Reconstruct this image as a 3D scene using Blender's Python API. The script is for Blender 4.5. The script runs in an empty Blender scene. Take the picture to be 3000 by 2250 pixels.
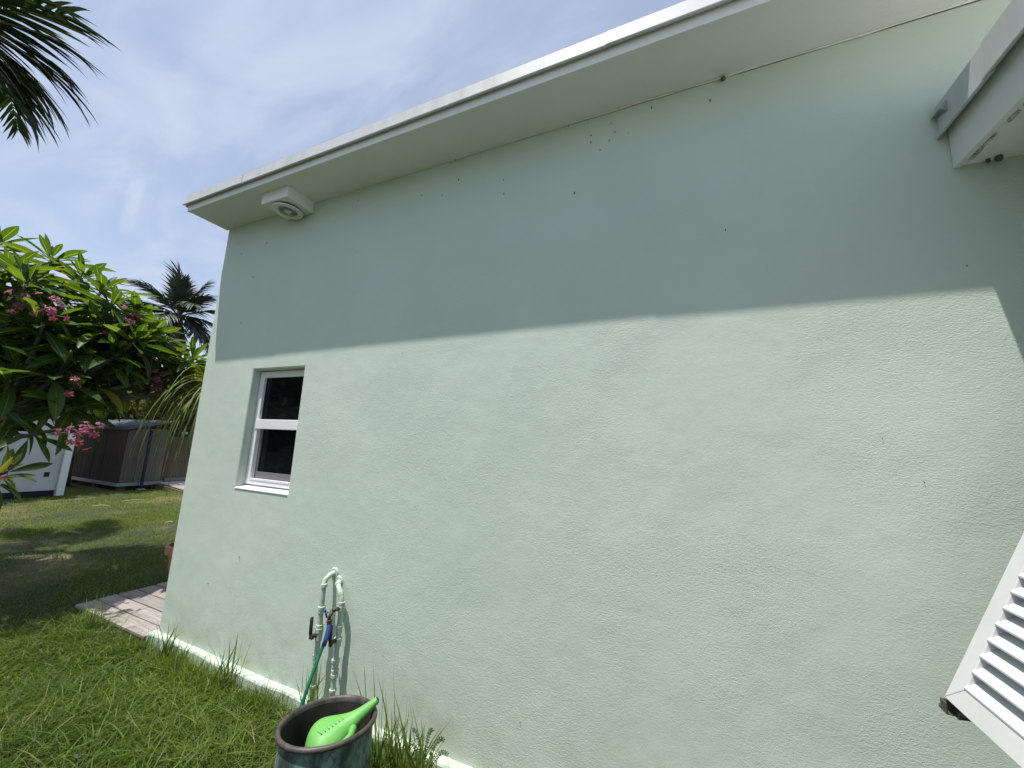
import bpy, math, random
import numpy as np
from mathutils import Vector, Matrix, Euler
from math import pi, sin, cos, radians as rad

random.seed(11)
rng = np.random.default_rng(5)
S = bpy.context.scene
col = S.collection

# ------------------------------------------------------------------ camera
cam = bpy.data.cameras.new('camera')
cam.sensor_width = 36.0
cam.lens = 1116.8 / 3000 * 36.0
cam.clip_start = 0.02
cam.clip_end = 600
camo = bpy.data.objects.new('camera', cam)
col.objects.link(camo)
YAW, PITCH, ROLL = 4.19074946e-01, 1.59051585e-01, 4.50867327e-02
cy, sy, cp, sp = cos(YAW), sin(YAW), cos(PITCH), sin(PITCH)
fwd = Vector((-sy * cp, cy * cp, sp))
rt = Vector((cy, sy, 0))
up = rt.cross(fwd)
r2 = cos(ROLL) * rt + sin(ROLL) * up
u2 = -sin(ROLL) * rt + cos(ROLL) * up
M = Matrix((r2, u2, -fwd)).transposed().to_4x4()
M.translation = (0, 0, 1.65)
camo.matrix_world = M
S.camera = camo

# ------------------------------------------------------------------ sun, sky, exposure
SUN_DIR = Vector((.57, 1.0, -3.80)).normalized()      # the way the light travels
sun = bpy.data.lights.new('sun', 'SUN')
sun.energy = 4.1
sun.angle = rad(0.53)
sun.color = (1.0, .955, .89)
suno = bpy.data.objects.new('sun', sun)
col.objects.link(suno)
suno.rotation_euler = SUN_DIR.to_track_quat('-Z', 'Y').to_euler()
suno.location = (-3, -6, 20)

w = bpy.data.worlds.new('World')
S.world = w
w.use_nodes = True
nt = w.node_tree
N, L = nt.nodes, nt.links
for n in list(N):
    N.remove(n)
wo = N.new('ShaderNodeOutputWorld')
bg = N.new('ShaderNodeBackground')
bg.inputs['Strength'].default_value = .12
sky = N.new('ShaderNodeTexSky')
sky.sky_type = 'NISHITA'
sky.sun_disc = False
sky.sun_elevation = math.asin(-SUN_DIR.z)
sky.sun_rotation = math.atan2(-SUN_DIR.x, -SUN_DIR.y)
sky.air_density = 1.0
sky.dust_density = 1.6
sky.ozone_density = 1.0
tc = N.new('ShaderNodeTexCoord')
sep = N.new('ShaderNodeSeparateXYZ')
L.new(tc.outputs['Generated'], sep.inputs[0])


def wmath(op, a, b=None):
    n = N.new('ShaderNodeMath')
    n.operation = op
    for i, v in enumerate((a, b)):
        if v is None:
            continue
        if isinstance(v, (int, float)):
            n.inputs[i].default_value = v
        else:
            L.new(v, n.inputs[i])
    return n.outputs[0]


zz = wmath('ADD', wmath('MAXIMUM', sep.outputs[2], 0.0), .22)
comb = N.new('ShaderNodeCombineXYZ')
L.new(wmath('DIVIDE', sep.outputs[0], zz), comb.inputs[0])
L.new(wmath('DIVIDE', sep.outputs[1], zz), comb.inputs[1])
mp = N.new('ShaderNodeMapping')
mp.inputs['Rotation'].default_value = (0, 0, rad(28))
mp.inputs['Scale'].default_value = (1.0, 2.1, 1)
L.new(comb.outputs[0], mp.inputs[0])
cn = N.new('ShaderNodeTexNoise')
cn.inputs['Scale'].default_value = 1.9
cn.inputs['Detail'].default_value = 7
cn.inputs['Roughness'].default_value = .52
cn.inputs['Distortion'].default_value = .9
L.new(mp.outputs[0], cn.inputs['Vector'])
cr = N.new('ShaderNodeValToRGB')
cr.color_ramp.interpolation = 'EASE'
cr.color_ramp.elements[0].position = .40
cr.color_ramp.elements[0].color = (.40, .40, .40, 1)
cr.color_ramp.elements[1].position = .72
cr.color_ramp.elements[1].color = (.92, .92, .92, 1)
L.new(cn.outputs['Fac'], cr.inputs[0])
cmix = N.new('ShaderNodeMix')
cmix.data_type = 'RGBA'
# a faint old contrail
def seg(p0, p1, wd):
    du, dv = p1[0] - p0[0], p1[1] - p0[1]
    ln = math.hypot(du, dv)
    du, dv = du / ln, dv / ln
    sepm = N.new('ShaderNodeSeparateXYZ')
    L.new(comb.outputs[0], sepm.inputs[0])
    u, v = wmath('SUBTRACT', sepm.outputs[0], p0[0]), wmath('SUBTRACT', sepm.outputs[1], p0[1])
    al = wmath('ADD', wmath('MULTIPLY', u, du), wmath('MULTIPLY', v, dv))
    ac = wmath('ABSOLUTE', wmath('SUBTRACT', wmath('MULTIPLY', u, dv), wmath('MULTIPLY', v, du)))
    m1 = N.new('ShaderNodeMapRange')
    m1.interpolation_type = 'SMOOTHSTEP'
    L.new(ac, m1.inputs[0])
    m1.inputs[1].default_value, m1.inputs[2].default_value = wd * .3, wd
    m1.inputs[3].default_value, m1.inputs[4].default_value = 1, 0
    m2 = N.new('ShaderNodeMapRange')
    m2.interpolation_type = 'SMOOTHSTEP'
    L.new(wmath('ABSOLUTE', wmath('SUBTRACT', al, ln / 2)), m2.inputs[0])
    m2.inputs[1].default_value, m2.inputs[2].default_value = ln * .3, ln * .55
    m2.inputs[3].default_value, m2.inputs[4].default_value = 1, 0
    return wmath('MULTIPLY', wmath('MULTIPLY', m1.outputs[0], m2.outputs[0]), .22)


L.new(wmath('MINIMUM', wmath('ADD', cr.outputs[0], seg((-1.2895563928148617, 0.42476654083052395), (-1.6110201243459754, 0.5237327255975615), .022)), 1.0), cmix.inputs[0])
L.new(sky.outputs[0], cmix.inputs[6])
CLOUD = (3.5, 3.9, 4.75, 1)
cmix.inputs[7].default_value = CLOUD
L.new(cmix.outputs[2], bg.inputs['Color'])
L.new(bg.outputs[0], wo.inputs[0])

S.view_settings.view_transform = 'Standard'
S.view_settings.look = 'None'
S.view_settings.exposure = 0.6
S.view_settings.gamma = 1.0
S.view_settings.use_curve_mapping = False


# ------------------------------------------------------------------ materials
def mat(name, c, rough=.8, var=0, vscale=3.0, c2=None, bump=0, bscale=40, bdetail=4, spec=.3, metal=0,
        trans=0, rand=0, coord='Object', stretch=None, tint=None, ramp=(.35, .65)):
    m = bpy.data.materials.new(name)
    m.use_nodes = True
    t = m.node_tree
    n, l = t.nodes, t.links
    b = n['Principled BSDF']
    b.inputs['Roughness'].default_value = rough
    b.inputs['Specular IOR Level'].default_value = spec
    b.inputs['Metallic'].default_value = metal
    tcn = n.new('ShaderNodeTexCoord')
    vec = tcn.outputs['Object' if coord == 'Position' else coord]
    if coord == 'Position':
        vec = n.new('ShaderNodeNewGeometry').outputs['Position']
    if stretch:
        mm = n.new('ShaderNodeMapping')
        mm.inputs['Scale'].default_value = stretch
        l.new(vec, mm.inputs[0])
        vec = mm.outputs[0]
    src = None
    if c2 is not None:
        nz = n.new('ShaderNodeTexNoise')
        nz.inputs['Scale'].default_value = vscale
        nz.inputs['Detail'].default_value = 6
        nz.inputs['Roughness'].default_value = .6
        l.new(vec, nz.inputs['Vector'])
        rp = n.new('ShaderNodeValToRGB')
        rp.color_ramp.elements[0].position = ramp[0]
        rp.color_ramp.elements[1].position = ramp[1]
        rp.color_ramp.elements[0].color = (*c, 1)
        rp.color_ramp.elements[1].color = (*c2, 1)
        l.new(nz.outputs['Fac'], rp.inputs[0])
        src = rp.outputs[0]
    if tint:                     # a colour attribute on the mesh
        at = n.new('ShaderNodeAttribute')
        at.attribute_name = tint
        src = at.outputs['Color']
    if rand:
        oi = n.new('ShaderNodeObjectInfo')
        hs = n.new('ShaderNodeHueSaturation')
        mr = n.new('ShaderNodeMapRange')
        mr.inputs[3].default_value = 1 - rand
        mr.inputs[4].default_value = 1 + rand
        l.new(oi.outputs['Random'], mr.inputs[0])
        l.new(mr.outputs[0], hs.inputs['Value'])
        mr2 = n.new('ShaderNodeMapRange')
        mr2.inputs[3].default_value = .5 - rand * .08
        mr2.inputs[4].default_value = .5 + rand * .06
        l.new(oi.outputs['Random'], mr2.inputs[0])
        l.new(mr2.outputs[0], hs.inputs['Hue'])
        if src is None:
            hs.inputs['Color'].default_value = (*c, 1)
        else:
            l.new(src, hs.inputs['Color'])
        src = hs.outputs[0]
    if src is None:
        b.inputs['Base Color'].default_value = (*c, 1)
    else:
        l.new(src, b.inputs['Base Color'])
    if bump:
        nb = n.new('ShaderNodeTexNoise')
        nb.inputs['Scale'].default_value = bscale
        nb.inputs['Detail'].default_value = bdetail
        l.new(vec, nb.inputs['Vector'])
        bp = n.new('ShaderNodeBump')
        bp.inputs['Strength'].default_value = 1
        bp.inputs['Distance'].default_value = bump
        l.new(nb.outputs['Fac'], bp.inputs['Height'])
        l.new(bp.outputs[0], b.inputs['Normal'])
    if trans:
        tr = n.new('ShaderNodeBsdfTranslucent')
        mx = n.new('ShaderNodeMixShader')
        mx.inputs[0].default_value = trans
        if src is not None:
            g = n.new('ShaderNodeMix')
            g.data_type = 'RGBA'
            g.blend_type = 'MULTIPLY'
            g.inputs[0].default_value = 1
            l.new(src, g.inputs[6])
            g.inputs[7].default_value = (2.2, 2.0, .9, 1)
            l.new(g.outputs[2], tr.inputs[0])
        else:
            tr.inputs[0].default_value = (min(1, c[0] * 2.2), min(1, c[1] * 2.0), c[2] * .9, 1)
        l.new(b.outputs[0], mx.inputs[1])
        l.new(tr.outputs[0], mx.inputs[2])
        l.new(mx.outputs[0], n['Material Output'].inputs[0])
    return m


def stucco_mat():
    m = bpy.data.materials.new('mint_stucco')
    m.use_nodes = True
    t = m.node_tree
    n, l = t.nodes, t.links
    b = n['Principled BSDF']
    b.inputs['Roughness'].default_value = .75
    b.inputs['Specular IOR Level'].default_value = .25
    pos = n.new('ShaderNodeNewGeometry').outputs['Position']

    def noise(scale, detail, rough=.55, dist=0, stretch=None):
        v = pos
        if stretch:
            mm = n.new('ShaderNodeMapping')
            mm.inputs['Scale'].default_value = stretch
            l.new(pos, mm.inputs[0])
            v = mm.outputs[0]
        q = n.new('ShaderNodeTexNoise')
        q.inputs['Scale'].default_value = scale
        q.inputs['Detail'].default_value = detail
        q.inputs['Roughness'].default_value = rough
        q.inputs['Distortion'].default_value = dist
        l.new(v, q.inputs['Vector'])
        return q.outputs['Fac']

    rp = n.new('ShaderNodeValToRGB')
    e = rp.color_ramp.elements
    e[0].position, e[0].color = .3, (.50, .583, .505, 1)
    e[1].position, e[1].color = .7, (.54, .622, .542, 1)
    l.new(noise(1.7, 5), rp.inputs[0])
    # faint yellowish stains
    st = n.new('ShaderNodeValToRGB')
    st.color_ramp.elements[0].position, st.color_ramp.elements[1].position = .6, .78
    st.color_ramp.elements[0].color = (0, 0, 0, 1)
    st.color_ramp.elements[1].color = (.3, .3, .3, 1)
    l.new(noise(.9, 6, .65, .4), st.inputs[0])
    mx = n.new('ShaderNodeMix')
    mx.data_type = 'RGBA'
    l.new(st.outputs[0], mx.inputs[0])
    l.new(rp.outputs[0], mx.inputs[6])
    mx.inputs[7].default_value = (.515, .58, .485, 1)
    sx = n.new('ShaderNodeSeparateXYZ')
    l.new(pos, sx.inputs[0])
    zr = n.new('ShaderNodeMapRange')
    zr.inputs[1].default_value, zr.inputs[2].default_value = .09, .55
    zr.inputs[3].default_value, zr.inputs[4].default_value = .95, 0
    l.new(sx.outputs[2], zr.inputs[0])
    dm = n.new('ShaderNodeMath')
    dm.operation = 'MULTIPLY'
    l.new(zr.outputs[0], dm.inputs[0])
    dr = n.new('ShaderNodeValToRGB')
    dr.color_ramp.elements[0].position, dr.color_ramp.elements[1].position = .42, .75
    l.new(noise(7, 7, .7, .3), dr.inputs[0])
    l.new(dr.outputs[0], dm.inputs[1])
    dx = n.new('ShaderNodeMix')
    dx.data_type = 'RGBA'
    l.new(dm.outputs[0], dx.inputs[0])
    l.new(mx.outputs[2], dx.inputs[6])
    dx.inputs[7].default_value = (.40, .43, .31, 1)
    l.new(dx.outputs[2], b.inputs['Base Color'])

    def ma(op, a, c):
        q = n.new('ShaderNodeMath')
        q.operation = op
        l.new(a, q.inputs[0]) if not isinstance(a, (int, float)) else None
        if isinstance(c, (int, float)):
            q.inputs[1].default_value = c
        else:
            l.new(c, q.inputs[1])
        return q.outputs[0]
    fine = noise(95, 4, .6, .9, (1, 1, 1.7))
    mid = noise(16, 3, .5, .3)
    big = noise(2.6, 3, .5)
    # patches where the trowel left the coat smoother
    amt = n.new('ShaderNodeMapRange')
    amt.inputs[1].default_value, amt.inputs[2].default_value = .35, .65
    amt.inputs[3].default_value, amt.inputs[4].default_value = .35, 1.15
    l.new(noise(1.4, 3), amt.inputs[0])
    h = ma('ADD', ma('MULTIPLY', ma('MULTIPLY', fine, amt.outputs[0]), .0021),
           ma('ADD', ma('MULTIPLY', mid, .0009), ma('MULTIPLY', big, .008)))
    bp = n.new('ShaderNodeBump')
    bp.inputs['Strength'].default_value = 1
    bp.inputs['Distance'].default_value = 1
    l.new(h, bp.inputs['Height'])
    l.new(bp.outputs[0], b.inputs['Normal'])
    return m


MINT = stucco_mat()
MINTP = mat('mint_paint', (.40, .48, .405), .55, c2=(.46, .54, .46), vscale=18, bump=.0008, bscale=90, coord='Position')
WHITE = mat('white_soffit_paint', (.71, .725, .70), .6, c2=(.76, .77, .75), vscale=2.2, bump=.0016, bscale=55, coord='Position')
FLASH = mat('white_metal', (.42, .43, .42), .45, c2=(.55, .57, .57), vscale=3, spec=.5, coord='Position', stretch=(3.5, 1, .2), ramp=(.25, .5))
SHUT = mat('shutter_white', (.52, .54, .545), .45, spec=.3, c2=(.565, .58, .58), vscale=5, coord='Position')
FRAMEW = mat('window_white', (.72, .72, .73), .35, spec=.45, c2=(.77, .77, .775), vscale=6)
ROOFM = mat('roof_membrane', (.62, .61, .57), .85, c2=(.7, .69, .65), vscale=3, bump=.004, bscale=20)
ROOFE = mat('roof_edge', (.45, .38, .36), .85, c2=(.55, .52, .5), vscale=9)
GREYM = mat('grey_metal', (.2, .23, .225), .5, metal=.0, c2=(.34, .37, .365), vscale=20, spec=.5)
GALV = mat('galvanised_metal', (.33, .36, .36), .45, metal=.3, c2=(.45, .48, .48), vscale=14)
DARK = mat('dark_gap', (.02, .02, .02), .8)
GLASS = mat('window_glass', (.005, .006, .007), .05, spec=.14)
SCREEN = mat('insect_screen', (.012, .014, .018), .55, spec=.2, bump=.0004, bscale=600)
BARG = mat('screen_bar_grey', (.17, .165, .18), .5)
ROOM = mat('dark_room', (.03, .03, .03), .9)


# ------------------------------------------------------------------ mesh helpers
class MB:
    def __init__(s):
        s.v, s.f, s.uv = [], [], []

    def add(s, vs, fs):
        o = len(s.v)
        s.v += [tuple(v) for v in vs]
        s.f += [tuple(i + o for i in f) for f in fs]
        return s

    def box(s, x0, x1, y0, y1, z0, z1):
        vs = [(x, y, z) for x in (x0, x1) for y in (y0, y1) for z in (z0, z1)]
        return s.add(vs, [(0, 1, 3, 2), (4, 6, 7, 5), (0, 4, 5, 1), (2, 3, 7, 6), (0, 2, 6, 4), (1, 5, 7, 3)])

    def obox(s, M4, dx, dy, dz):
        o = len(s.v)
        s.box(-dx / 2, dx / 2, -dy / 2, dy / 2, -dz / 2, dz / 2)
        for i in range(o, len(s.v)):
            s.v[i] = tuple(M4 @ Vector(s.v[i]))
        return s

    def tube(s, pts, rr, n=8, caps=True, flat=1.0, upv=None):
        pts = [Vector(p) for p in pts]
        if isinstance(rr, (int, float)):
            rr = [rr] * len(pts)
        o = len(s.v)
        a = None
        for i, p in enumerate(pts):
            d = (pts[min(i + 1, len(pts) - 1)] - pts[max(i - 1, 0)]).normalized()
            if a is None:
                ref = Vector(upv) if upv else (Vector((0, 0, 1)) if abs(d.z) < .9 else Vector((1, 0, 0)))
                a = (ref - d * ref.dot(d)).normalized()
            else:
                a = (a - d * a.dot(d)).normalized()
            b = d.cross(a)
            for k in range(n):
                t = 2 * pi * k / n
                s.v.append(tuple(p + (a * cos(t) * flat + b * sin(t)) * rr[i]))
        for i in range(len(pts) - 1):
            for k in range(n):
                s.f.append((o + i * n + k, o + i * n + (k + 1) % n, o + (i + 1) * n + (k + 1) % n, o + (i + 1) * n + k))
        if caps:
            s.f.append(tuple(o + k for k in reversed(range(n))))
            s.f.append(tuple(o + (len(pts) - 1) * n + k for k in range(n)))
        return s

    def lathe(s, prof, n=32, c=(0, 0, 0), M4=None):
        o = len(s.v)
        for r_, z in prof:
            for k in range(n):
                t = 2 * pi * k / n
                v = Vector((r_ * cos(t), r_ * sin(t), z))
                v = (M4 @ v) if M4 else v + Vector(c)
                s.v.append(tuple(v))
        for i in range(len(prof) - 1):
            for k in range(n):
                s.f.append((o + i * n + k, o + i * n + (k + 1) % n, o + (i + 1) * n + (k + 1) % n, o + (i + 1) * n + k))
        return s

    def prism_x(s, prof, x0, x1):
        n = len(prof)
        o = len(s.v)
        for x in (x0, x1):
            s.v += [(x, y, z) for y, z in prof]
        s.f += [(o + i, o + (i + 1) % n, o + n + (i + 1) % n, o + n + i) for i in range(n)]
        s.f += [tuple(o + i for i in reversed(range(n))), tuple(o + n + i for i in range(n))]
        return s

    def build(s, name, m, parent=None, smooth=False, bevel=0, seg=2, world=True):
        me = bpy.data.meshes.new(name)
        me.from_pydata(s.v, [], s.f)
        me.update()
        import bmesh
        bm = bmesh.new()
        bm.from_mesh(me)
        bmesh.ops.recalc_face_normals(bm, faces=bm.faces)
        bm.to_mesh(me)
        bm.free()
        me.materials.append(m)
        if smooth:
            me.polygons.foreach_set('use_smooth', [True] * len(me.polygons))
        return link(name, me, parent, world, bevel, seg)


def link(name, me, parent=None, world=True, bevel=0, seg=2):
    o = bpy.data.objects.new(name, me)
    col.objects.link(o)
    if parent:
        o.parent = parent
        if world:
            o.matrix_parent_inverse = wm(parent).inverted()
    if bevel:
        b = o.modifiers.new('bevel', 'BEVEL')
        b.width = bevel
        b.segments = seg
        b.limit_method = 'ANGLE'
        b.angle_limit = rad(40)
        b.harden_normals = False
    return o


def wm(o):
    m = o.matrix_parent_inverse @ o.matrix_basis if o.parent else o.matrix_basis
    return (wm(o.parent) @ m) if o.parent else m.copy()


def tag(o, label=None, cat=None, group=None, kind=None):
    if label: o['label'] = label
    if cat: o['category'] = cat
    if group: o['group'] = group
    if kind: o['kind'] = kind
    return o


def thing(name, label, cat, loc=(0, 0, 0), group=None):
    o = bpy.data.objects.new(name, None)
    o.empty_display_size = .1
    col.objects.link(o)
    o.location = loc
    return tag(o, label, cat, group)


def raw_mesh(name, v, f_tri, m, colors=None, smooth=False):
    me = bpy.data.meshes.new(name)
    v = np.asarray(v, np.float32).reshape(-1, 3)
    f = np.asarray(f_tri, np.int32)
    k = f.shape[1]
    me.vertices.add(len(v))
    me.vertices.foreach_set('co', v.ravel())
    me.loops.add(f.size)
    me.loops.foreach_set('vertex_index', f.ravel())
    me.polygons.add(len(f))
    me.polygons.foreach_set('loop_start', np.arange(0, f.size, k, dtype=np.int32))
    me.update(calc_edges=True)
    me.validate()
    if colors is not None:
        a = me.color_attributes.new('tint', 'FLOAT_COLOR', 'POINT')
        c = np.ones((len(v), 4), np.float32)
        c[:, :3] = colors
        a.data.foreach_set('color', c.ravel())
    if smooth:
        me.polygons.foreach_set('use_smooth', [True] * len(me.polygons))
    me.materials.append(m)
    return me


def bez(p0, p1, p2, p3, n):
    out = []
    for i in range(n + 1):
        t = i / n
        out.append(Vector(p0) * (1 - t) ** 3 + Vector(p1) * 3 * t * (1 - t) ** 2 + Vector(p2) * 3 * t * t * (1 - t) + Vector(p3) * t ** 3)
    return out


# ------------------------------------------------------------------ ground
def ground_mat():
    m = mat('lawn_soil', (.025, .04, .014), .95, c2=(.05, .06, .025), vscale=1.3, bump=.02, bscale=30, coord='Position')
    t = m.node_tree
    n, l = t.nodes, t.links
    b = n['Principled BSDF']
    old = b.inputs['Base Color'].links[0].from_socket
    nz = n.new('ShaderNodeTexNoise')
    nz.inputs['Scale'].default_value = .75
    nz.inputs['Detail'].default_value = 7
    l.new(n.new('ShaderNodeNewGeometry').outputs['Position'], nz.inputs['Vector'])
    rp = n.new('ShaderNodeValToRGB')
    rp.color_ramp.elements[0].position, rp.color_ramp.elements[1].position = .5, .66
    l.new(nz.outputs['Fac'], rp.inputs[0])
    mx = n.new('ShaderNodeMix')
    mx.data_type = 'RGBA'
    l.new(rp.outputs[0], mx.inputs[0])
    l.new(old, mx.inputs[6])
    mx.inputs[7].default_value = (.17, .135, .085, 1)
    l.new(mx.outputs[2], b.inputs['Base Color'])
    return m


gx = sorted(set([-200, -90, -45, -25] + list(np.arange(-18, 3.01, .25)) + [6, 12, 30, 80, 200]))
gy = sorted(set([-200, -90, -40, -15, -6] + list(np.arange(-2, 8.01, .25)) + [12, 20, 40, 90, 200]))
gv = []
for y in gy:
    for x in gx:
        far = 1 if (abs(x + 8) > 14 or abs(y - 3) > 9) else 0
        gv.append((x, y, 0 if far else .018 * sin(x * 2.1 + 1.3 * y) * cos(y * 1.7 - x * .6) - .012))
nx = len(gx)
gf = [(j * nx + i, j * nx + i + 1, (j + 1) * nx + i + 1, (j + 1) * nx + i) for j in range(len(gy) - 1) for i in range(nx - 1)]
g = link('ground', raw_mesh('ground', gv, gf, ground_mat(), smooth=True))
tag(g, kind='structure')

# ------------------------------------------------------------------ the house
HX0, HX1, WY = -3.78, 6.2, 1.9
house = thing('house', 'pale mint green stucco house with white eaves and a small window', 'house', (-3.78, 1.9, 0))
WX0, WX1, WZ0, WZ1 = -3.108, -2.525, 1.243, 2.152      # window opening
ZT = 3.52
mb = MB()
xs, zs = [HX0, WX0, WX1, HX1], [.05, WZ0, WZ1, ZT]
vi = {}
for k, y in enumerate((WY, WY + .2)):
    for i, x in enumerate(xs):
        for j, z in enumerate(zs):
            vi[i, j, k] = len(mb.v)
            mb.v.append((x, y, z))
for k in (0, 1):
    for i in range(3):
        for j in range(3):
            if (i, j) == (1, 1):
                continue
            mb.f.append((vi[i, j, k], vi[i + 1, j, k], vi[i + 1, j + 1, k], vi[i, j + 1, k]))
ring = [(0, 0), (1, 0), (2, 0), (3, 0), (3, 1), (3, 2), (3, 3), (2, 3), (1, 3), (0, 3), (0, 2), (0, 1)]
hole = [(1, 1), (2, 1), (2, 2), (1, 2)]
for R_ in (ring, hole):
    for a, b in zip(R_, R_[1:] + R_[:1]):
        mb.f.append((vi[a + (0,)], vi[b + (0,)], vi[b + (1,)], vi[a + (1,)]))
mb.build('wall', MINT, house, bevel=.012, seg=3)
MB().box(HX0 + .004, HX0 + .2, WY + .2, 9.0, .05, ZT).build('wall', MINT, house)
MB().box(HX0 + .2, HX1, 8.8, 9.0, .05, ZT - .01).build('wall', MINT, house)
# plinth: thickened foot of the wall, its top catches the sun
rg = random.Random(3)
pv, pf = [], []
npx = 120
prof = [(0, -.15), (.001, .078), (.007, .0885), (.02, .091), (.055, .093)]
for i in range(npx + 1):
    x = -3.822 + i * (5.2 / npx)
    wob = .004 * sin(x * 5.1) + .003 * sin(x * 13.7 + 1) + rg.uniform(-.0003, .0003)
    for (dy, z) in prof:
        pv.append((x, 1.853 + dy + wob * (1 if dy < .04 else 0), z + wob * .5))
k = len(prof)
for i in range(npx):
    for j in range(k - 1):
        pf.append((i * k + j, (i + 1) * k + j, (i + 1) * k + j + 1, i * k + j + 1))
for j in range(k - 1):
    pass
pf.append(tuple(range(k)))
PLM = mat('plinth_paint', (.46, .55, .47), .7, c2=(.33, .35, .27), vscale=6, ramp=(.5, .75), bump=.002, bscale=40, coord='Position', stretch=(1, 1, 3))
MB().add(pv, pf).build('plinth', PLM, house)
MB().box(-3.822, -3.775, 1.853, 9.02, -.15, .088).build('plinth', MINTP, house, bevel=.008)

# eave: soffit, fascia, roof, sheet metal edge
for a, b in ((HX0, -.281), (-.2805, HX1)):
    MB().box(a, b, 1.612, WY + .004, ZT, ZT + .02).build('soffit', WHITE, house)
for a, b in ((HX0 - .001, -.281), (-.2805, HX1)):
    MB().box(a, b, 1.594, 1.6115, ZT - .004, 3.64).build('fascia', WHITE, house)
MB().box(HX0 - .001, HX0 + .02, 1.612, 9.1, ZT + .0205, 3.64).build('fascia', WHITE, house)
for a, b in ((HX0 - .028, -.281), (-.2805, HX1)):
    MB().box(a, b, 1.592, 9.15, 3.641, 3.660).build('roof', ROOFM, house)
for a, b in ((HX0 - .03, -.281), (-.2805, HX1)):
    MB().box(a, b, 1.5835, 1.61, 3.6605, 3.6635).build('roof_edge', ROOFE, house)
FP = [(1.591, 3.659), (1.580, 3.659), (1.578, 3.580), (1.563, 3.568), (1.565, 3.563), (1.584, 3.571), (1.585, 3.640), (1.591, 3.642)]
for (a, b, dy) in ((-3.812, -3.076, .0), (-3.086, -.276, .0022), (-.286, HX1, -.0006)):
    MB().prism_x([(y + dy, z) for y, z in FP], a, b).build('roof_flashing', FLASH, house)
mb = MB()
pr = [(HX0 - .029, 3.6585), (HX0 - .033, 3.6585), (HX0 - .034, 3.578), (HX0 - .043, 3.568), (HX0 - .03, 3.571), (HX0 - .029, 3.63)]
o = len(mb.v)
for y in (1.5905, 9.1):
    mb.v += [(x, y, z) for x, z in pr]
mb.f += [(i, (i + 1) % 6, 6 + (i + 1) % 6, 6 + i) for i in range(6)] + [tuple(range(6))]
mb.build('roof_flashing', FLASH, house)
# drip stain strips on the flashing are left to the metal; small screw heads
# caulk bead where wall meets soffit
cb = [(HX0 + .01 + i * .12, 1.896 + rg.uniform(-.002, .002), 3.516 - .008 * max(0, (-.28 - (HX0 + .01 + i * .12)) / 3.5) + rg.uniform(-.003, .002)) for i in range(83)]
MB().tube(cb, [.0035 + rg.uniform(-.0015, .0015) for _ in cb], 6).build('caulk_bead', WHITE, house, smooth=True)

# the roof edge sags and swings out a little towards the free corner
for o_ in house.children:
    if o_.name.split('.')[0] in ('soffit', 'fascia', 'roof', 'roof_edge', 'roof_flashing') and o_.type == 'MESH':
        for v in o_.data.vertices:
            f_ = min(1, max(0, (-.28 - v.co.x) / 3.5))
            if v.co.z > 3.4:
                v.co.x -= .028 if v.co.x < -3.7 and v.co.y < 2 else 0
                v.co.z -= .022 * f_ * (1 if v.co.y < 2 else 0)
                if v.co.y < 1.7:
                    v.co.y -= .008 * f_

# window
win = MB()
FY = 1.962
fx0, fx1, fz0, fz1 = WX0 + .004, WX1 - .004, WZ0 + .022, WZ1 - .006
win.box(fx0, fx0 + .052, FY, FY + .07, fz0, fz1)
win.box(fx1 - .052, fx1, FY, FY + .07, fz0, fz1)
win.box(fx0 + .0525, fx1 - .0525, FY + .001, FY + .07, fz1 - .05, fz1)
win.box(fx0 + .0525, fx1 - .0525, FY - .002, FY + .07, fz0, fz0 + .034)
window = win.build('window', FRAMEW, house, bevel=.003)
mid = WZ0 + .445
MB().box(fx0 + .028, fx1 - .028, FY - .006, FY + .05, mid, mid + .075).build('meeting_rail', FRAMEW, window, bevel=.003)
MB().box(fx0 + .053, fx1 - .053, FY + .02, FY + .026, mid + .076, fz1 - .051).build('pane', GLASS, window)
lf = MB()
lf.box(fx0 + .0535, fx0 + .075, FY + .03, FY + .05, fz0 + .035, mid - .001)
lf.build('sash_stile', BARG, window)
lf = MB()
lf.box(fx1 - .075, fx1 - .0535, FY + .03, FY + .05, fz0 + .035, mid - .001)
lf.build('sash_stile', BARG, window)
MB().box(fx0 + .0755, fx1 - .0755, FY + .04, FY + .046, fz0 + .036, mid - .001).build('pane', GLASS, window)
MB().box(fx0 + .0755, fx1 - .0755, FY + .026, FY + .039, fz0 + .036, fz0 + .095).build('sash_rail', BARG, window)
MB().box(fx0 + .0525, fx1 - .0525, FY - .0055, FY + .0195, fz0 + .0345, fz0 + .046).build('sash_track', FRAMEW, window)
sv = [(WX0 - .004, 1.8955, WZ0 - .012), (WX1 + .003, 1.8955, WZ0 - .012), (WX1 + .003, 1.8955, WZ0 + .0), (WX0 - .004, 1.8955, WZ0 + .0),
      (WX0 + .001, 2.06, WZ0 - .014), (WX1 - .001, 2.06, WZ0 - .014), (WX1 - .001, 2.06, WZ0 + .026), (WX0 + .001, 2.06, WZ0 + .026)]
MB().add(sv, [(0, 1, 2, 3), (3, 2, 6, 7), (4, 7, 6, 5), (0, 3, 7, 4), (1, 5, 6, 2), (0, 4, 5, 1)]).build('sill', FRAMEW, window, bevel=.004)
MB().box(WX0 - .1, WX1 + .1, 2.05, 2.4, WZ0 - .1, WZ1 + .1).build('window_box', ROOM, window)

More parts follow.
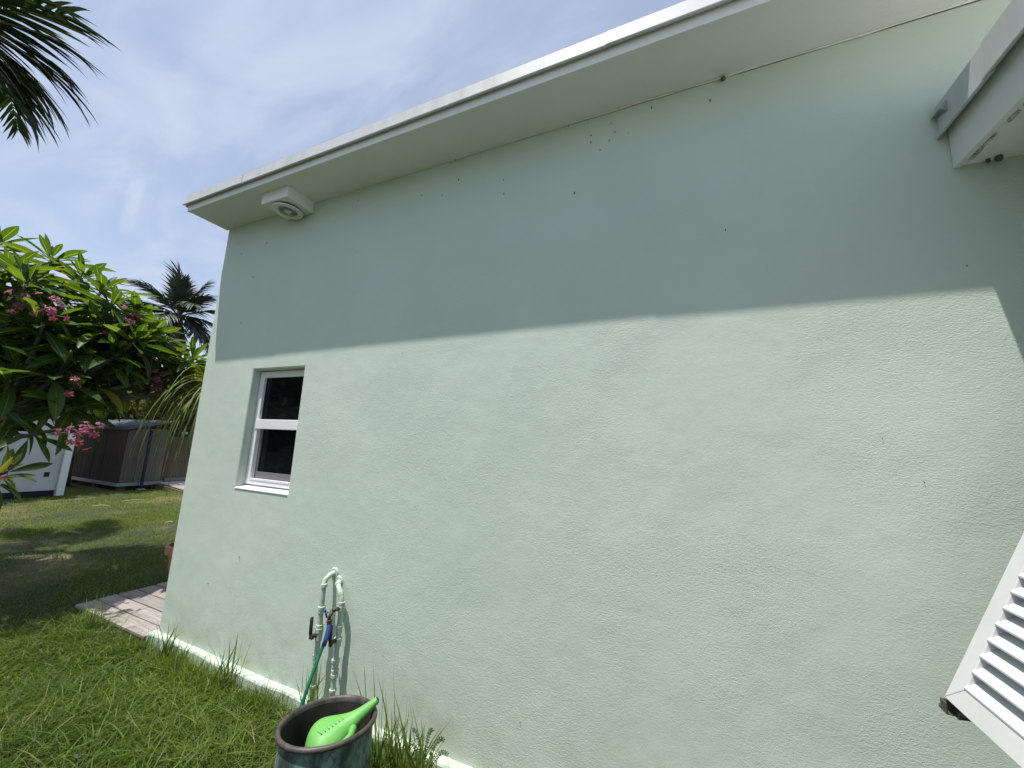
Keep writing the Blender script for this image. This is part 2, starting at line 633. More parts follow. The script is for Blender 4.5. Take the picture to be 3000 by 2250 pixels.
# the wing that comes out of the wall on the right
WGX = 1.36
MB().box(WGX, WGX + .2, -6.0, WY - .001, -.1, 2.80).build('wall', MINT, house)
MB().box(1.022, WGX + .001, -6.4, WY - .001, 2.80, 2.818).build('soffit', WHITE, house)
MB().box(1.0, 1.0215, -6.4, WY - .002, 2.793, 3.06).build('fascia', WHITE, house, bevel=.003)
rv = [(.984, -6.45, 3.078), (.984, WY - .002, 3.078), (6.2, WY - .002, 3.2), (6.2, -6.45, 3.2),
      (.984, -6.45, 3.061), (.984, WY - .002, 3.061), (6.2, WY - .002, 3.17), (6.2, -6.45, 3.17)]
MB().add(rv, [(0, 1, 2, 3), (4, 7, 6, 5), (0, 4, 5, 1), (1, 5, 6, 2), (2, 6, 7, 3), (3, 7, 4, 0)]).build('roof', ROOFM, house)


def prism_y(prof, y0, y1):
    m_ = MB()
    n_ = len(prof)
    for y in (y0, y1):
        m_.v += [(x, y, z) for x, z in prof]
    m_.f += [(i, (i + 1) % n_, n_ + (i + 1) % n_, n_ + i) for i in range(n_)]
    m_.f += [tuple(range(n_)), tuple(range(n_, 2 * n_))]
    return m_


FX = [(.983, 3.080), (.972, 3.080), (.970, 2.952), (.959, 2.941), (.961, 2.936), (.975, 2.945), (.979, 3.0)]
prism_y(FX, -6.4, 1.63).build('roof_flashing', FLASH, house)
prism_y([(x + .004, z - .003) for x, z in FX], 1.60, WY - .003).build('roof_flashing', FLASH, house)
# bent metal step where the low roof meets the tall wall
kv = [(.952, 1.893, 3.02), (1.003, 1.893, 3.094), (1.06, 1.893, 3.105), (.998, 1.893, 3.03),
      (.952, 1.83, 3.018), (1.0, 1.83, 3.092), (1.05, 1.83, 3.1), (.972, 1.83, 3.0)]
MB().add(kv, [(0, 1, 2, 3), (4, 7, 6, 5), (0, 4, 5, 1), (1, 5, 6, 2), (2, 6, 7, 3), (3, 7, 4, 0)]).build('step_flashing', GREYM, house, bevel=.003)
CONC = mat('old_wire_cap', (.05, .055, .05), .8, c2=(.12, .13, .12), vscale=60)
for (cx_, cy_, r_) in ((1.115, 1.878, .011), (1.09, 1.885, .006)):
    MB().lathe([(.0004, -r_ * 1.1), (r_ * .7, -r_ * .8), (r_, 0), (r_ * .8, .02)], 14, (cx_, cy_, 2.79)).build('conduit_clip', CONC, house, smooth=True)
# old putty patches under the low fascia
pm = MB()
PUTTY = mat('peeling_putty', (.16, .13, .1), .9, c2=(.62, .6, .55), vscale=60)
for i in range(14):
    y = 1.84 - i * .085 + rg.uniform(-.03, .03)
    hl, wd = rg.uniform(.02, .045), rg.uniform(.005, .013)
    pm = MB()
    pl_ = []
    for k in range(9):
        a_ = 2 * pi * k / 9
        pl_.append((1.0235 + wd + wd * cos(a_) * rg.uniform(.7, 1), y + hl * sin(a_) * rg.uniform(.7, 1)))
    pm.v = [(x, y, z) for z in (2.7985, 2.7965) for x, y in pl_]
    pm.f = [tuple(range(9)), tuple(range(9, 18))] + [(k, (k + 1) % 9, 9 + (k + 1) % 9, 9 + k) for k in range(9)]
    pm.build('peeling_patch', PUTTY, house)

# louvred shutter propped open on the wing wall
HZ = 2.39
TOPX = 1.335
sl = Vector((.704 - TOPX, 0, .965 - HZ))
SLEN = sl.length
su = sl.normalized()                       # down the shutter
sn = Vector((su.z, 0, -su.x)).normalized()  # outward (towards -x, up)
if sn.x > 0:
    sn = -sn
sv_ = Vector((0, -1, 0))
SM = Matrix((su, sv_, sn)).transposed().to_4x4()
SM.translation = Vector((TOPX, 1.70, HZ))
SW = 1.25


def sbox(u0, u1, v0, v1, n0, n1, mbx=None):
    m_ = mbx or MB()
    o_ = len(m_.v)
    m_.box(u0, u1, v0, v1, n0, n1)
    for i in range(o_, len(m_.v)):
        m_.v[i] = tuple(SM @ Vector(m_.v[i]))
    return m_


shut = bpy.data.objects.new('shutter', None)
shut.empty_display_size = .1
col.objects.link(shut)
shut.parent = house
shut.matrix_parent_inverse = wm(house).inverted()
ST, TH = .057, .036
# stiles and rails meet in mitres


def mitre(name, pts):
    m_ = MB()
    for nn in (-TH, 0):
        m_.v += [tuple(SM @ Vector((u, v, nn))) for u, v in pts]
    k_ = len(pts)
    m_.f += [tuple(range(k_)), tuple(range(k_, 2 * k_))] + [(i, (i + 1) % k_, k_ + (i + 1) % k_, k_ + i) for i in range(k_)]
    return m_.build(name, SHUT, shut, bevel=.0022)


g_ = .0006
mitre('stile', [(0, 0), (SLEN - g_, 0), (SLEN - ST - g_, ST), (ST, ST)])
mitre('stile', [(0, SW), (ST, SW - ST), (SLEN - ST - g_, SW - ST), (SLEN - g_, SW)])
mitre('rail', [(SLEN, g_), (SLEN, SW - g_), (SLEN - ST, SW - ST - g_), (SLEN - ST, ST + g_)])
mitre('rail', [(0, g_), (ST - g_, ST + g_), (ST - g_, SW - ST - g_), (0, SW - g_)])
pitch = .0508
nsl = int((SLEN - 2 * ST) / pitch)
# blade section in (u, n): front nose rounded, tilted so that it sheds rain outwards
bl = [(-.031, -.004), (-.029, .0), (.024, .0045), (.031, .003), (.034, -.001), (.031, -.005), (.024, -.0065), (-.029, -.005)]
TA = rad(33)
smesh = None
for i in range(nsl):
    uc = SLEN - ST - .030 - i * pitch
    if uc < ST + .02:
        break
    if smesh is None:
        m_ = MB()
        k_ = len(bl)
        for v in (ST - .002, SW - ST + .002):
            for (a, b) in bl:
                u_, n_ = a * cos(TA) - b * sin(TA), a * sin(TA) + b * cos(TA)
                m_.v.append((u_, v, n_ - TH / 2 + .002))
        m_.f = [tuple(range(k_)), tuple(range(k_, 2 * k_))] + [(j, (j + 1) % k_, k_ + (j + 1) % k_, k_ + j) for j in range(k_)]
        so = m_.build('slat', SHUT, shut, world=False)
        smesh = so.data
    else:
        so = bpy.data.objects.new('slat', smesh)
        col.objects.link(so)
        so.parent = shut
    so.matrix_parent_inverse = wm(shut).inverted()
    so.matrix_basis = SM @ Matrix.Translation((uc, 0, 0))
MB().tube([(1.352, 1.665, 1.02), (.72, 1.685, .93)], .013, 8).build('prop_arm', mat('bronze_metal', (.07, .065, .05), .45, metal=.4, c2=(.16, .15, .12), vscale=30), shut)
BR = bpy.data.materials['bronze_metal']
bk = MB()
bk.box(.697, .735, 1.704, 1.709, .925, .958)
bk.box(.697, .7015, 1.68, 1.704, .925, .958)
bk.box(.7016, .735, 1.68, 1.704, .925, .929)
bk.tube([(.706, 1.713, .93), (.706, 1.722, .93)], .009, 10)
bk.build('bracket', BR, shut, bevel=.002)

# round air vent on its box under the eave
vent = thing('air_vent', 'white box under the eave with a round ringed air vent below', 'vent', (-2.8, 1.78, 3.41))
MB().box(-2.952, -2.652, 1.668, 1.896, 3.412, 3.519).build('vent_box', WHITE, vent, bevel=.003)
C0 = (-2.80, 1.785, 0)
VW = mat('vent_white', (.7, .7, .67), .5)
VR = mat('vent_grey', (.36, .37, .35), .6)
MB().lathe([(.098, 3.412), (.098, 3.402), (0, 3.402)], 40, C0).build('vent_gap', DARK, vent)
MB().lathe([(.064, 3.401), (.07, 3.388), (.1, 3.386), (.108, 3.389), (.108, 3.397), (.1, 3.4)], 48, C0).build('vent_ring', VW, vent, smooth=True)
for r_ in (.058, .048, .038):
    MB().lathe([(r_ - .0032, 3.398), (r_ - .0032, 3.389), (r_ + .0028, 3.387), (r_ + .0032, 3.398)], 40, C0).build('louvre_ring', VR, vent)
MB().lathe([(0, 3.386), (.022, 3.386), (.026, 3.389), (.026, 3.398)], 28, C0).build('vent_hub', VW, vent)
MB().lathe([(0, 3.3985), (.066, 3.3985)], 32, C0).build('vent_back', mat('vent_back', (.22, .225, .2), .8), vent)

# ------------------------------------------------------------------ two pipes on the wall, faucet, hose
BRASS = mat('old_brass', (.05, .038, .03), .6, metal=.3, c2=(.12, .085, .06), vscale=70)
BLK = mat('black_grip', (.012, .011, .012), .5, c2=(.03, .02, .02), vscale=40)
BLUE = mat('blue_plastic', (.025, .055, .2), .4, c2=(.04, .09, .28), vscale=40)
GREEN = mat('green_hose_rubber', (.004, .115, .06), .42, c2=(.008, .15, .08), vscale=20, bump=.0006, bscale=200)


def band(m_, c, d, r_, h):
    r_ = r_ * .92
    d = Vector(d).normalized()
    c = Vector(c)
    m_.tube([c - d * h / 2, c - d * h * .4, c + d * h * .4, c + d * h / 2], [r_ * .93, r_, r_, r_ * .93], 18)


pipe1 = thing('water_pipe', 'mint painted water pipe with black lever handle on its left, left of two', 'pipe', (-1.995, 1.83, 0), 'painted pipes on the wall')
p1 = [(-1.999, 1.905, .815), (-2.0, 1.866, .812), (-2.004, 1.84, .793), (-2.007, 1.832, .765), (-2.004, 1.83, .70), (-2.001, 1.83, .55), (-1.999, 1.83, .42), (-1.997, 1.83, .3), (-1.994, 1.83, 0)]
MB().tube(p1, .0148, 18).build('pipe', MINTP, pipe1, smooth=True)
cm = []
for z, h, r_ in ((.76, .022, .0195), (.635, .018, .0225), (.622, .03, .0205), (.533, .02, .022), (.512, .026, .025), (.48, .05, .0215), (.37, .016, .023), (.355, .03, .02), (.212, .016, .022)):
    cm.append(MB()); band(cm[-1], (-2.0 + (z < .5) * .002, 1.83, z), (0, 0, 1), r_, h)
for c_ in cm: c_.build('coupling', MINTP, pipe1)
MB().tube([(-1.999, 1.899, .815), (-1.999, 1.892, .815)], [.034, .026], 16).build('wall_patch', MINTP, pipe1)
vb = MB()
vb.tube([(-2.0, 1.822, .487), (-2.012, 1.796, .490)], .012, 10)
vb.obox(Matrix.Translation((-2.012, 1.79, .488)), .026, .016, .026)
v1 = vb.build('valve', BRASS, pipe1, bevel=.002)
MB().tube([(-2.014, 1.786, .494), (-2.017, 1.785, .51), (-2.021, 1.785, .592)], [.009, .0115, .0115], 10, flat=.6).build('lever_handle', BLK, v1, smooth=True)

pipe2 = thing('water_pipe', 'mint painted water pipe carrying the faucet, right of two', 'pipe', (-1.866, 1.85, 0), 'painted pipes on the wall')
p2 = [(-1.955, 1.905, .772), (-1.94, 1.878, .770), (-1.915, 1.858, .762), (-1.893, 1.852, .742), (-1.876, 1.85, .718), (-1.868, 1.85, .69), (-1.866, 1.85, .6), (-1.865, 1.85, .5), (-1.866, 1.85, .38), (-1.862, 1.85, .2), (-1.86, 1.85, 0)]
MB().tube(p2, .0148, 18).build('pipe', MINTP, pipe2, smooth=True)
cm = []
for z, h, r_ in ((.681, .014, .0205), (.651, .03, .021), (.551, .016, .021), (.53, .03, .0195), (.485, .016, .024), (.465, .04, .0215), (.371, .016, .025), (.35, .026, .021), (.319, .014, .0215), (.294, .02, .0225), (.217, .014, .022)):
    cm.append(MB()); band(cm[-1], (-1.8655 + (z < .35) * .003, 1.85, z), (0, 0, 1), r_, h)
cm.append(MB()); band(cm[-1], (-1.885, 1.851, .73), (.45, 0, -.8), .0195, .02)
cm.append(MB()); band(cm[-1], (-1.93, 1.868, .767), (.6, -.5, -.2), .0195, .02)
for c_ in cm: c_.build('coupling', MINTP, pipe2)
MB().tube([(-1.957, 1.899, .772), (-1.957, 1.892, .772)], [.036, .026], 16).build('wall_patch', MINTP, pipe2)
fa = MB()
fa.tube([(-1.864, 1.84, .655), (-1.876, 1.82, .655), (-1.890, 1.805, .648)], [.010, .012, .013], 12)
fa.tube([(-1.884, 1.80, .650), (-1.886, 1.79, .625), (-1.887, 1.787, .607)], [.012, .010, .010], 12)
faucet = fa.build('faucet', BRASS, pipe2, smooth=True)
hd = MB()
hc, hn = Vector((-1.915, 1.79, .637)), Vector((-.5, -.75, -.25)).normalized()
hd.tube([hc - hn * .012, hc + hn * .002], .005, 8)
q_ = hn.to_track_quat('Z', 'Y').to_matrix().to_4x4()
for kk in range(5):
    a_ = 2 * pi * kk / 5
    hd.obox(Matrix.Translation(hc) @ q_ @ Matrix.Translation((.015 * cos(a_), .015 * sin(a_), .003)), .018, .018, .01)
hd.build('faucet_handle', BLUE, faucet, bevel=.002)
vb = MB()
vb.tube([(-1.864, 1.835, .484), (-1.867, 1.806, .484)], .011, 10)
vb.obox(Matrix.Translation((-1.867, 1.80, .480)), .022, .014, .03)
v2 = vb.build('valve', BRASS, pipe2, bevel=.002)
MB().tube([(-1.868, 1.797, .488), (-1.869, 1.795, .50), (-1.872, 1.795, .575)], [.009, .0115, .0115], 10, flat=.6).build('lever_handle', BLK, v2, smooth=True)

hose = thing('garden_hose', 'green garden hose with blue sleeve hanging from the faucet behind the pot', 'hose', (-1.82, 1.62, 0))
hp = [(-1.870, 1.776, .555), (-1.868, 1.762, .52), (-1.865, 1.74, .48), (-1.852, 1.69, .40), (-1.835, 1.635, .31), (-1.83, 1.6, .22), (-1.81, 1.59, .12), (-1.76, 1.62, .05), (-1.62, 1.67, .03), (-1.4, 1.69, .03), (-1.2, 1.68, .03)]
MB().tube(hp, .0095, 12).build('hose', GREEN, hose, smooth=True)
MB().tube([(-1.885, 1.788, .598), (-1.878, 1.785, .578), (-1.872, 1.779, .559), (-1.867, 1.764, .524), (-1.862, 1.747, .490)], [.0115, .013, .0138, .0135, .0125], 14).build('sleeve', BLUE, hose, smooth=True)
for t, r_ in ((0, .0165), (.014, .0145)):
    c_ = Vector((-1.886, 1.789, .602)) - Vector((-.004, .002, t))
    cpm = MB()
    band(cpm, c_, (-.12, -.05, 1), r_, .013)
    cpm.build('coupling', BRASS, hose)

# ------------------------------------------------------------------ pot and watering can
def patina():
    m = mat('patina_copper', (.035, .055, .05), .5, c2=(.17, .27, .255), vscale=12, ramp=(.42, .6), bump=.002, bscale=25, spec=.4, stretch=(1, 1, .55))
    t = m.node_tree
    n, l = t.nodes, t.links
    b = n['Principled BSDF']
    old = b.inputs['Base Color'].links[0].from_socket
    nz = n.new('ShaderNodeTexNoise')
    nz.inputs['Scale'].default_value = 16
    nz.inputs['Detail'].default_value = 8
    nz.inputs['Roughness'].default_value = .7
    tcn = n.new('ShaderNodeTexCoord')
    l.new(tcn.outputs['Object'], nz.inputs['Vector'])
    rp = n.new('ShaderNodeValToRGB')
    rp.color_ramp.elements[0].position, rp.color_ramp.elements[1].position = .54, .66
    l.new(nz.outputs['Fac'], rp.inputs[0])
    mx = n.new('ShaderNodeMix')
    mx.data_type = 'RGBA'
    l.new(rp.outputs[0], mx.inputs[0])
    l.new(old, mx.inputs[6])
    mx.inputs[7].default_value = (.04, .034, .034, 1)
    l.new(mx.outputs[2], b.inputs['Base Color'])
    return m


PCX, PCY = -1.42, 1.405
pot = thing('planter_pot', 'dark patinated metal pot with rolled rim standing in the grass', 'pot', (PCX, PCY, 0))
PT = Matrix.Translation((PCX, PCY, .45)) @ Matrix.Rotation(rad(6), 4, Vector((-.71, -.71, 0))) @ Matrix.Translation((0, 0, -.45))
MB().lathe([(.14, .0), (.165, .004), (.178, .05), (.186, .15), (.188, .28), (.184, .38), (.183, .425)], 56, M4=PT).build('pot_body', patina(), pot, smooth=True)
RIMM = mat('pot_rim_brown', (.035, .03, .029), .5, c2=(.085, .07, .066), vscale=22, bump=.001, bscale=60, spec=.45)
MB().lathe([(.184, .428), (.192, .429), (.198, .434), (.2, .441), (.197, .448), (.190, .4515), (.184, .449), (.180, .441), (.178, .428)], 64, M4=PT).build('rim', RIMM, pot, smooth=True)
MB().lathe([(.178, .43), (.175, .36), (.177, .2), (.168, .06), (.12, .035), (0, .035)], 48, M4=PT).build('pot_lining', mat('pot_inside', (.02, .017, .017), .7, c2=(.045, .036, .035), vscale=14), pot, smooth=True)

CANG = mat('lime_plastic', (.12, .345, .08), .48, spec=.3, c2=(.145, .40, .10), vscale=9, bump=.0008, bscale=55)
can = thing('watering_can', 'bright lime green plastic watering can lying inside the dark pot', 'watering can', (PCX, PCY, .2))
cd = Vector((.71, .70, 0))          # along the can, in plan
cside = Vector((-.70, .71, 0))
pc0 = Vector((PCX, PCY, 0))


def cpt(a, z, s_=0):
    return pc0 + cd * a + cside * s_ + Vector((0, 0, z))


# body: squashed shell that runs into the spout
path = [(-.06, .26), (-.055, .29), (-.042, .322), (-.02, .348), (.01, .362), (.042, .38), (.07, .402), (.105, .424), (.14, .448), (.175, .474), (.196, .489)]
radi = [.03, .06, .08, .088, .086, .072, .052, .034, .025, .018, .0135]
sid = [.045, .08, .102, .112, .11, .086, .055, .034, .025, .018, .0135]
m_ = MB()
n_ = 26
for (a, z), r_, s_ in zip(path, radi, sid):
    for k in range(n_):
        t = 2 * pi * k / n_
        up_ = Vector((0, 0, 1)) * .86 - cd * .5
        m_.v.append(tuple(cpt(a, z) + up_ * r_ * cos(t) + cside * s_ * sin(t)))
for i in range(len(path) - 1):
    for k in range(n_):
        m_.f.append((i * n_ + k, i * n_ + (k + 1) % n_, (i + 1) * n_ + (k + 1) % n_, (i + 1) * n_ + k))
m_.f.append(tuple(range(n_)))
bo = m_.build('can_body', CANG, can, smooth=True)
ss = bo.modifiers.new('smooth', 'SUBSURF')
ss.levels = ss.render_levels = 1
MB().tube([cpt(.197, .4895), cpt(.199, .491)], .009, 14).build('spout_mouth', mat('spout_dark', (.01, .06, .01), .6), can)
hnd = bez(cpt(.10, .405, -.03), cpt(.10, .425, -.12), cpt(.04, .42, -.16), cpt(-.02, .372, -.10), 14)
MB().tube(hnd, [.02, .017] + [.0135] * 11 + [.016, .02], 12, flat=1.3).build('handle', CANG, can, smooth=True)
rl = MB()
for kk in range(7):                  # moulded leaf veins on the shell
    a_ = -.04 + kk * .013
    rl.tube([cpt(a_, .428 + kk * .003, -.03 + .008 * kk), cpt(a_ + .02, .43 + kk * .003, -.055 + .006 * kk)], .0022, 5)
rl.build('moulded_relief', CANG, can)

# ------------------------------------------------------------------ boardwalk beside the house
deck = thing('boardwalk', 'weathered pinkish grey plank walkway at the corner of the mint house', 'boardwalk', (-4.4, 1.84, 0))
WOOD = mat('weathered_board', (.205, .178, .165), .85, c2=(.34, .305, .285), vscale=5, rand=.12, bump=.0018, bscale=30, stretch=(.6, 9, 9))
WOODD = mat('board_frame', (.10, .085, .075), .9, c2=(.16, .14, .12), vscale=6)
y = 1.835
i = 0
while y < 6.6:
    for (xa, xb) in (((-5.0, -4.41), (-4.404, -3.83)) if i % 2 else ((-5.0, -4.12), (-4.114, -3.83))):
        m_ = MB().box(-(xb - xa) / 2, (xb - xa) / 2, -.0665, .0665, -.024, .0)
        ob = m_.build('plank', WOOD, deck, bevel=.004, world=False)
        ob.matrix_parent_inverse = wm(deck).inverted()
        ob.location = ((xa + xb) / 2 + rg.uniform(-.006, .006), y + .0665, .07 + rg.uniform(-.003, .003))
        ob.rotation_euler = (rg.uniform(-.012, .012), 0, rg.uniform(-.004, .004))
    y += .1455
    i += 1
fr = MB()
for x in (-4.97, -4.42, -3.9):
    fr.box(x - .02, x + .02, 1.85, 6.6, -.08, .042)
fr.box(-4.985, -3.83, 1.842, 1.849, -.06, .041)
fr.build('joists', WOODD, deck)

# ------------------------------------------------------------------ terracotta pot with ponytail palm
TERR = mat('terracotta', (.48, .2, .12), .85, c2=(.58, .28, .18), vscale=8, bump=.001, bscale=50)
tp = thing('plant_pot', 'terracotta plant pot just behind the corner of the mint house', 'pot', (-5.235, 2.785, 0))
tl = (-5.235, 2.785, 0)
MB().lathe([(.0, .0), (.13, 0), (.175, .29), (.165, .29), (.16, .25), (0, .25)], 36, tl).build('pot_body', TERR, tp, smooth=False)
MB().lathe([(.178, .275), (.205, .28), (.208, .36), (.2, .368), (.175, .365), (.172, .3)], 36, tl).build('rim', TERR, tp)
MB().lathe([(0, .335), (.174, .33)], 24, tl).build('soil', mat('potting_soil', (.03, .022, .016), .95, bump=.01, bscale=60), tp)


def ribbons(specs, wid, nseg=6):
    """drooping blades: root, tip direction, length, droop -> verts and quads of narrow ribbons"""
    V_, F_ = [], []
    for (p, az, el, ln, droop, wd) in specs:
        p = Vector(p)
        d = Vector((cos(az) * cos(el), sin(az) * cos(el), sin(el)))
        sd = Vector((-sin(az), cos(az), 0))
        o_ = len(V_)
        for k in range(nseg + 1):
            t = k / nseg
            ww = wd * (1 - t ** 2.2) * (.6 + .4 * min(1, t * 4))
            V_.append(tuple(p - sd * ww))
            V_.append(tuple(p + sd * ww + Vector((0, 0, ww * .3))))
            d = (d + Vector((0, 0, -droop / nseg))).normalized()
            p = p + d * (ln / nseg)
        for k in range(nseg):
            a_ = o_ + k * 2
            F_.append((a_, a_ + 1, a_ + 3, a_ + 2))
    return V_, F_


PONY = mat('strappy_leaf', (.085, .125, .03), .5, c2=(.17, .19, .06), vscale=2.5, trans=.3, rand=.3)
pony = thing('ponytail_palm', 'ponytail palm with long drooping strap leaves half behind the house corner', 'palm', (-5.235, 2.785, .335))
MB().tube([(-5.235, 2.785, .33), (-5.235, 2.785, .45), (-5.225, 2.78, .7), (-5.2, 2.77, 1.5), (-5.18, 2.76, 2.15)], [.12, .11, .05, .035, .03], 12).build('trunk', mat('pony_bark', (.16, .14, .11), .9, bump=.004, bscale=40), pony, smooth=True)
rr = random.Random(8)
for i in range(170):
    az, el = rr.uniform(0, 2 * pi), rr.uniform(.1, 1.3)
    ln = rr.uniform(.8, 1.5)
    V_, F_ = ribbons([((-5.18, 2.76, 2.13 + rr.uniform(-.1, .06)), az, el, ln, rr.uniform(3.0, 5.2), rr.uniform(.006, .011))], 0, 9)
    me = raw_mesh('leaf', V_, F_, PONY, smooth=True)
    link('leaf', me, pony)

# ------------------------------------------------------------------ frangipani
LEAFM = bpy.data.materials.new('frangipani_leaf')
LEAFM.use_nodes = True
t = LEAFM.node_tree
n, l = t.nodes, t.links
b = n['Principled BSDF']
b.inputs['Roughness'].default_value = .45
b.inputs['Specular IOR Level'].default_value = .3
uvn = n.new('ShaderNodeUVMap')
sp_ = n.new('ShaderNodeSeparateXYZ')
l.new(uvn.outputs[0], sp_.inputs[0])


def lmath(op, a, c=None):
    q = n.new('ShaderNodeMath')
    q.operation = op
    for i, v in enumerate((a, c)):
        if v is None: continue
        if isinstance(v, (int, float)): q.inputs[i].default_value = v
        else: l.new(v, q.inputs[i])
    return q.outputs[0]


side = lmath('ABSOLUTE', lmath('SUBTRACT', sp_.outputs[1], .5))       # 0 at the midrib .. .5 at the edge
midrib = lmath('LESS_THAN', side, .035)
veinw = lmath('SINE', lmath('MULTIPLY', lmath('ADD', sp_.outputs[0], lmath('MULTIPLY', side, -.14)), 130))
vein = lmath('MULTIPLY', lmath('GREATER_THAN', veinw, .86), .22)
oi = n.new('ShaderNodeObjectInfo')
at = n.new('ShaderNodeAttribute')
at.attribute_name = 'tint'
rampn = n.new('ShaderNodeValToRGB')
e = rampn.color_ramp.elements
e[0].position, e[0].color = 0, (.022, .055, .014, 1)
e[1].position, e[1].color = 1, (.065, .115, .024, 1)
e3 = rampn.color_ramp.elements.new(.985)
e3.color = (.07, .12, .025, 1)
e[len(e) - 1].color = (.24, .19, .03, 1)
e2 = rampn.color_ramp.elements.new(.5)
e2.color = (.036, .08, .016, 1)
l.new(lmath('FRACT', lmath('ADD', oi.outputs['Random'], at.outputs['Fac'])), rampn.inputs[0])
mx1 = n.new('ShaderNodeMix')
mx1.data_type = 'RGBA'
l.new(lmath('MAXIMUM', lmath('MULTIPLY', midrib, .7), vein), mx1.inputs[0])
l.new(rampn.outputs[0], mx1.inputs[6])
mx1.inputs[7].default_value = (.2, .28, .08, 1)
l.new(mx1.outputs[2], b.inputs['Base Color'])
tr = n.new('ShaderNodeBsdfTranslucent')
gm = n.new('ShaderNodeMix')
gm.data_type = 'RGBA'
gm.blend_type = 'MULTIPLY'
gm.inputs[0].default_value = 1
l.new(mx1.outputs[2], gm.inputs[6])
gm.inputs[7].default_value = (2.5, 2.2, .6, 1)
l.new(gm.outputs[2], tr.inputs[0])
ms = n.new('ShaderNodeMixShader')
ms.inputs[0].default_value = .45
l.new(b.outputs[0], ms.inputs[1])
l.new(tr.outputs[0], ms.inputs[2])
l.new(ms.outputs[0], n['Material Output'].inputs[0])

PROF = [(0, .011), (.1, .011), (.17, .03), (.3, .07), (.45, .104), (.6, .122), (.75, .11), (.88, .066), (.95, .03), (1, .001)]


def leaf_geo(droop, twist, fold):
    V_, F_, U_ = [], [], []
    for (t_, hw) in PROF:
        z = -droop * t_ ** 2
        x = t_ * (1 - .12 * abs(droop))
        a_ = twist * t_
        lift = fold * hw
        for sg in (-1, 0, 1):
            yy = sg * hw
            zl = lift if sg else 0
            V_.append((x, yy * cos(a_) - zl * sin(a_), z + yy * sin(a_) + zl * cos(a_)))
            U_.append((t_, .5 + .5 * sg))
    for i in range(len(PROF) - 1):
        for j in (0, 1):
            a_ = i * 3 + j
            F_.append((a_, a_ + 1, a_ + 4, a_ + 3))
    return np.array(V_), np.array(F_), np.array(U_)


LEAVES = [leaf_geo(*a_) for a_ in ((.12, .25, .35), (.3, -.3, .3), (.5, .2, .45), (.05, -.15, .25))]


def leaf_mesh(name, V_, F_, U_, tints=None):
    me = raw_mesh(name, V_, F_, LEAFM, smooth=True)
    uv = me.uv_layers.new(name='uv')
    idx = np.asarray(F_).ravel()
    uv.data.foreach_set('uv', np.asarray(U_, np.float32)[idx].ravel())
    a_ = me.attributes.new('tint', 'FLOAT', 'POINT')
    a_.data.foreach_set('value', np.asarray(tints if tints is not None else np.zeros(len(V_)), np.float32))
    return me


LM = [leaf_mesh('leaf', *g_) for g_ in LEAVES]

ROS = [(-6.27, 1.26, 3.19), (-5.82, 1.26, 3.09), (-4.75, 1.57, 2.76), (-4.83, 1.5, 2.32), (-5.62, 1.26, 2.94), (-5.48, 1.38, 2.6), (-4.92, 2.0, 2.39), (-5.0, 2.31, 2.32), (-4.99, 2.23, 2.17), (-5.02, 1.91, 2.67), (-4.8, 1.57, 2.03), (-5.11, 1.4, 1.57), (-4.87, 1.22, 1.26), (-4.78, 1.16, 1.23), (-5.46, 1.27, 2.03), (-5.53, 1.39, 1.8), (-5.36, 1.52, 2.12), (-5.37, 1.68, 1.83), (-5.21, 2.01, 2.23), (-5.78, 1.15, 2.53), (-6.0, 1.64, 2.97), (-6.89, 1.25, 3.56), (-6.15, 1.73, 2.71), (-5.5, 1.93, 2.56), (-5.31, 1.87, 2.17), (-6.29, 1.38, 2.47), (-5.97, 1.55, 2.31), (-6.2, 1.11, 2.97)]
ROS = [(x * 1.16, y * 1.16, 1.65 + (z - 1.65) * 1.16) if x > -5.35 and z > 1.9 else (x, y, z) for x, y, z in ROS]
ROS += [(-5.6, 2.2, 2.7), (-5.69, 2.42, 2.46), (-5.59, 2.06, 2.88), (-5.48, 2.62, 2.51), (-5.79, 1.81, 3.13), (-6.14, 1.74, 3.29), (-5.59, 2.62, 2.24), (-6.45, 1.57, 3.49)]
NVIS = len(ROS)
FILL = [(-6.62, 1.36, 2.87), (-6.77, 1.29, 2.91), (-6.04, 2.2, 2.3), (-6.42, 1.39, 2.27), (-6.37, 1.24, 2.79), (-6.09, 2.24, 2.3), (-5.5, 1.78, 2.64), (-6.76, 2.01, 2.26), (-5.85, 2.0, 2.76), (-5.5, 1.65, 2.37), (-7.19, 1.77, 3.12), (-5.38, 1.87, 2.37), (-6.25, 2.24, 2.48), (-5.6, 1.91, 2.42), (-5.58, 1.58, 2.44), (-5.84, 1.4, 1.9), (-6.73, 1.28, 2.14), (-6.02, 1.63, 2.45), (-5.33, 2.0, 2.58), (-6.46, 1.4, 2.14), (-6.29, 1.55, 2.03), (-5.55, 1.6, 1.94), (-7.68, 1.39, 2.8), (-5.85, 1.64, 2.68), (-6.03, 1.24, 2.31), (-6.8, 2.15, 2.12)]
OFF = [(-5.6, .6, 3.0), (-5.0, .45, 2.0), (-6.3, .4, 3.2), (-6.8, .5, 2.6), (-6.4, -.1, 2.9), (-7.3, .7, 3.3)]
BASE = Vector((-6.25, .75, 0))
tree = thing('frangipani_tree', 'frangipani tree with long glossy leaf whorls and pink flowers left of the house', 'tree', BASE)
BARK = mat('frangipani_bark', (.055, .05, .042), .85, c2=(.13, .12, .1), vscale=9, bump=.004, bscale=30)
HUBS = [Vector((-6.2, .85, 1.25)), Vector((-5.75, 1.0, 1.7)), Vector((-6.15, 1.25, 1.95)), Vector((-5.55, 1.3, 1.75)), Vector((-6.5, .7, 1.9)), Vector((-5.6, .75, 1.35))]
trunk = MB()
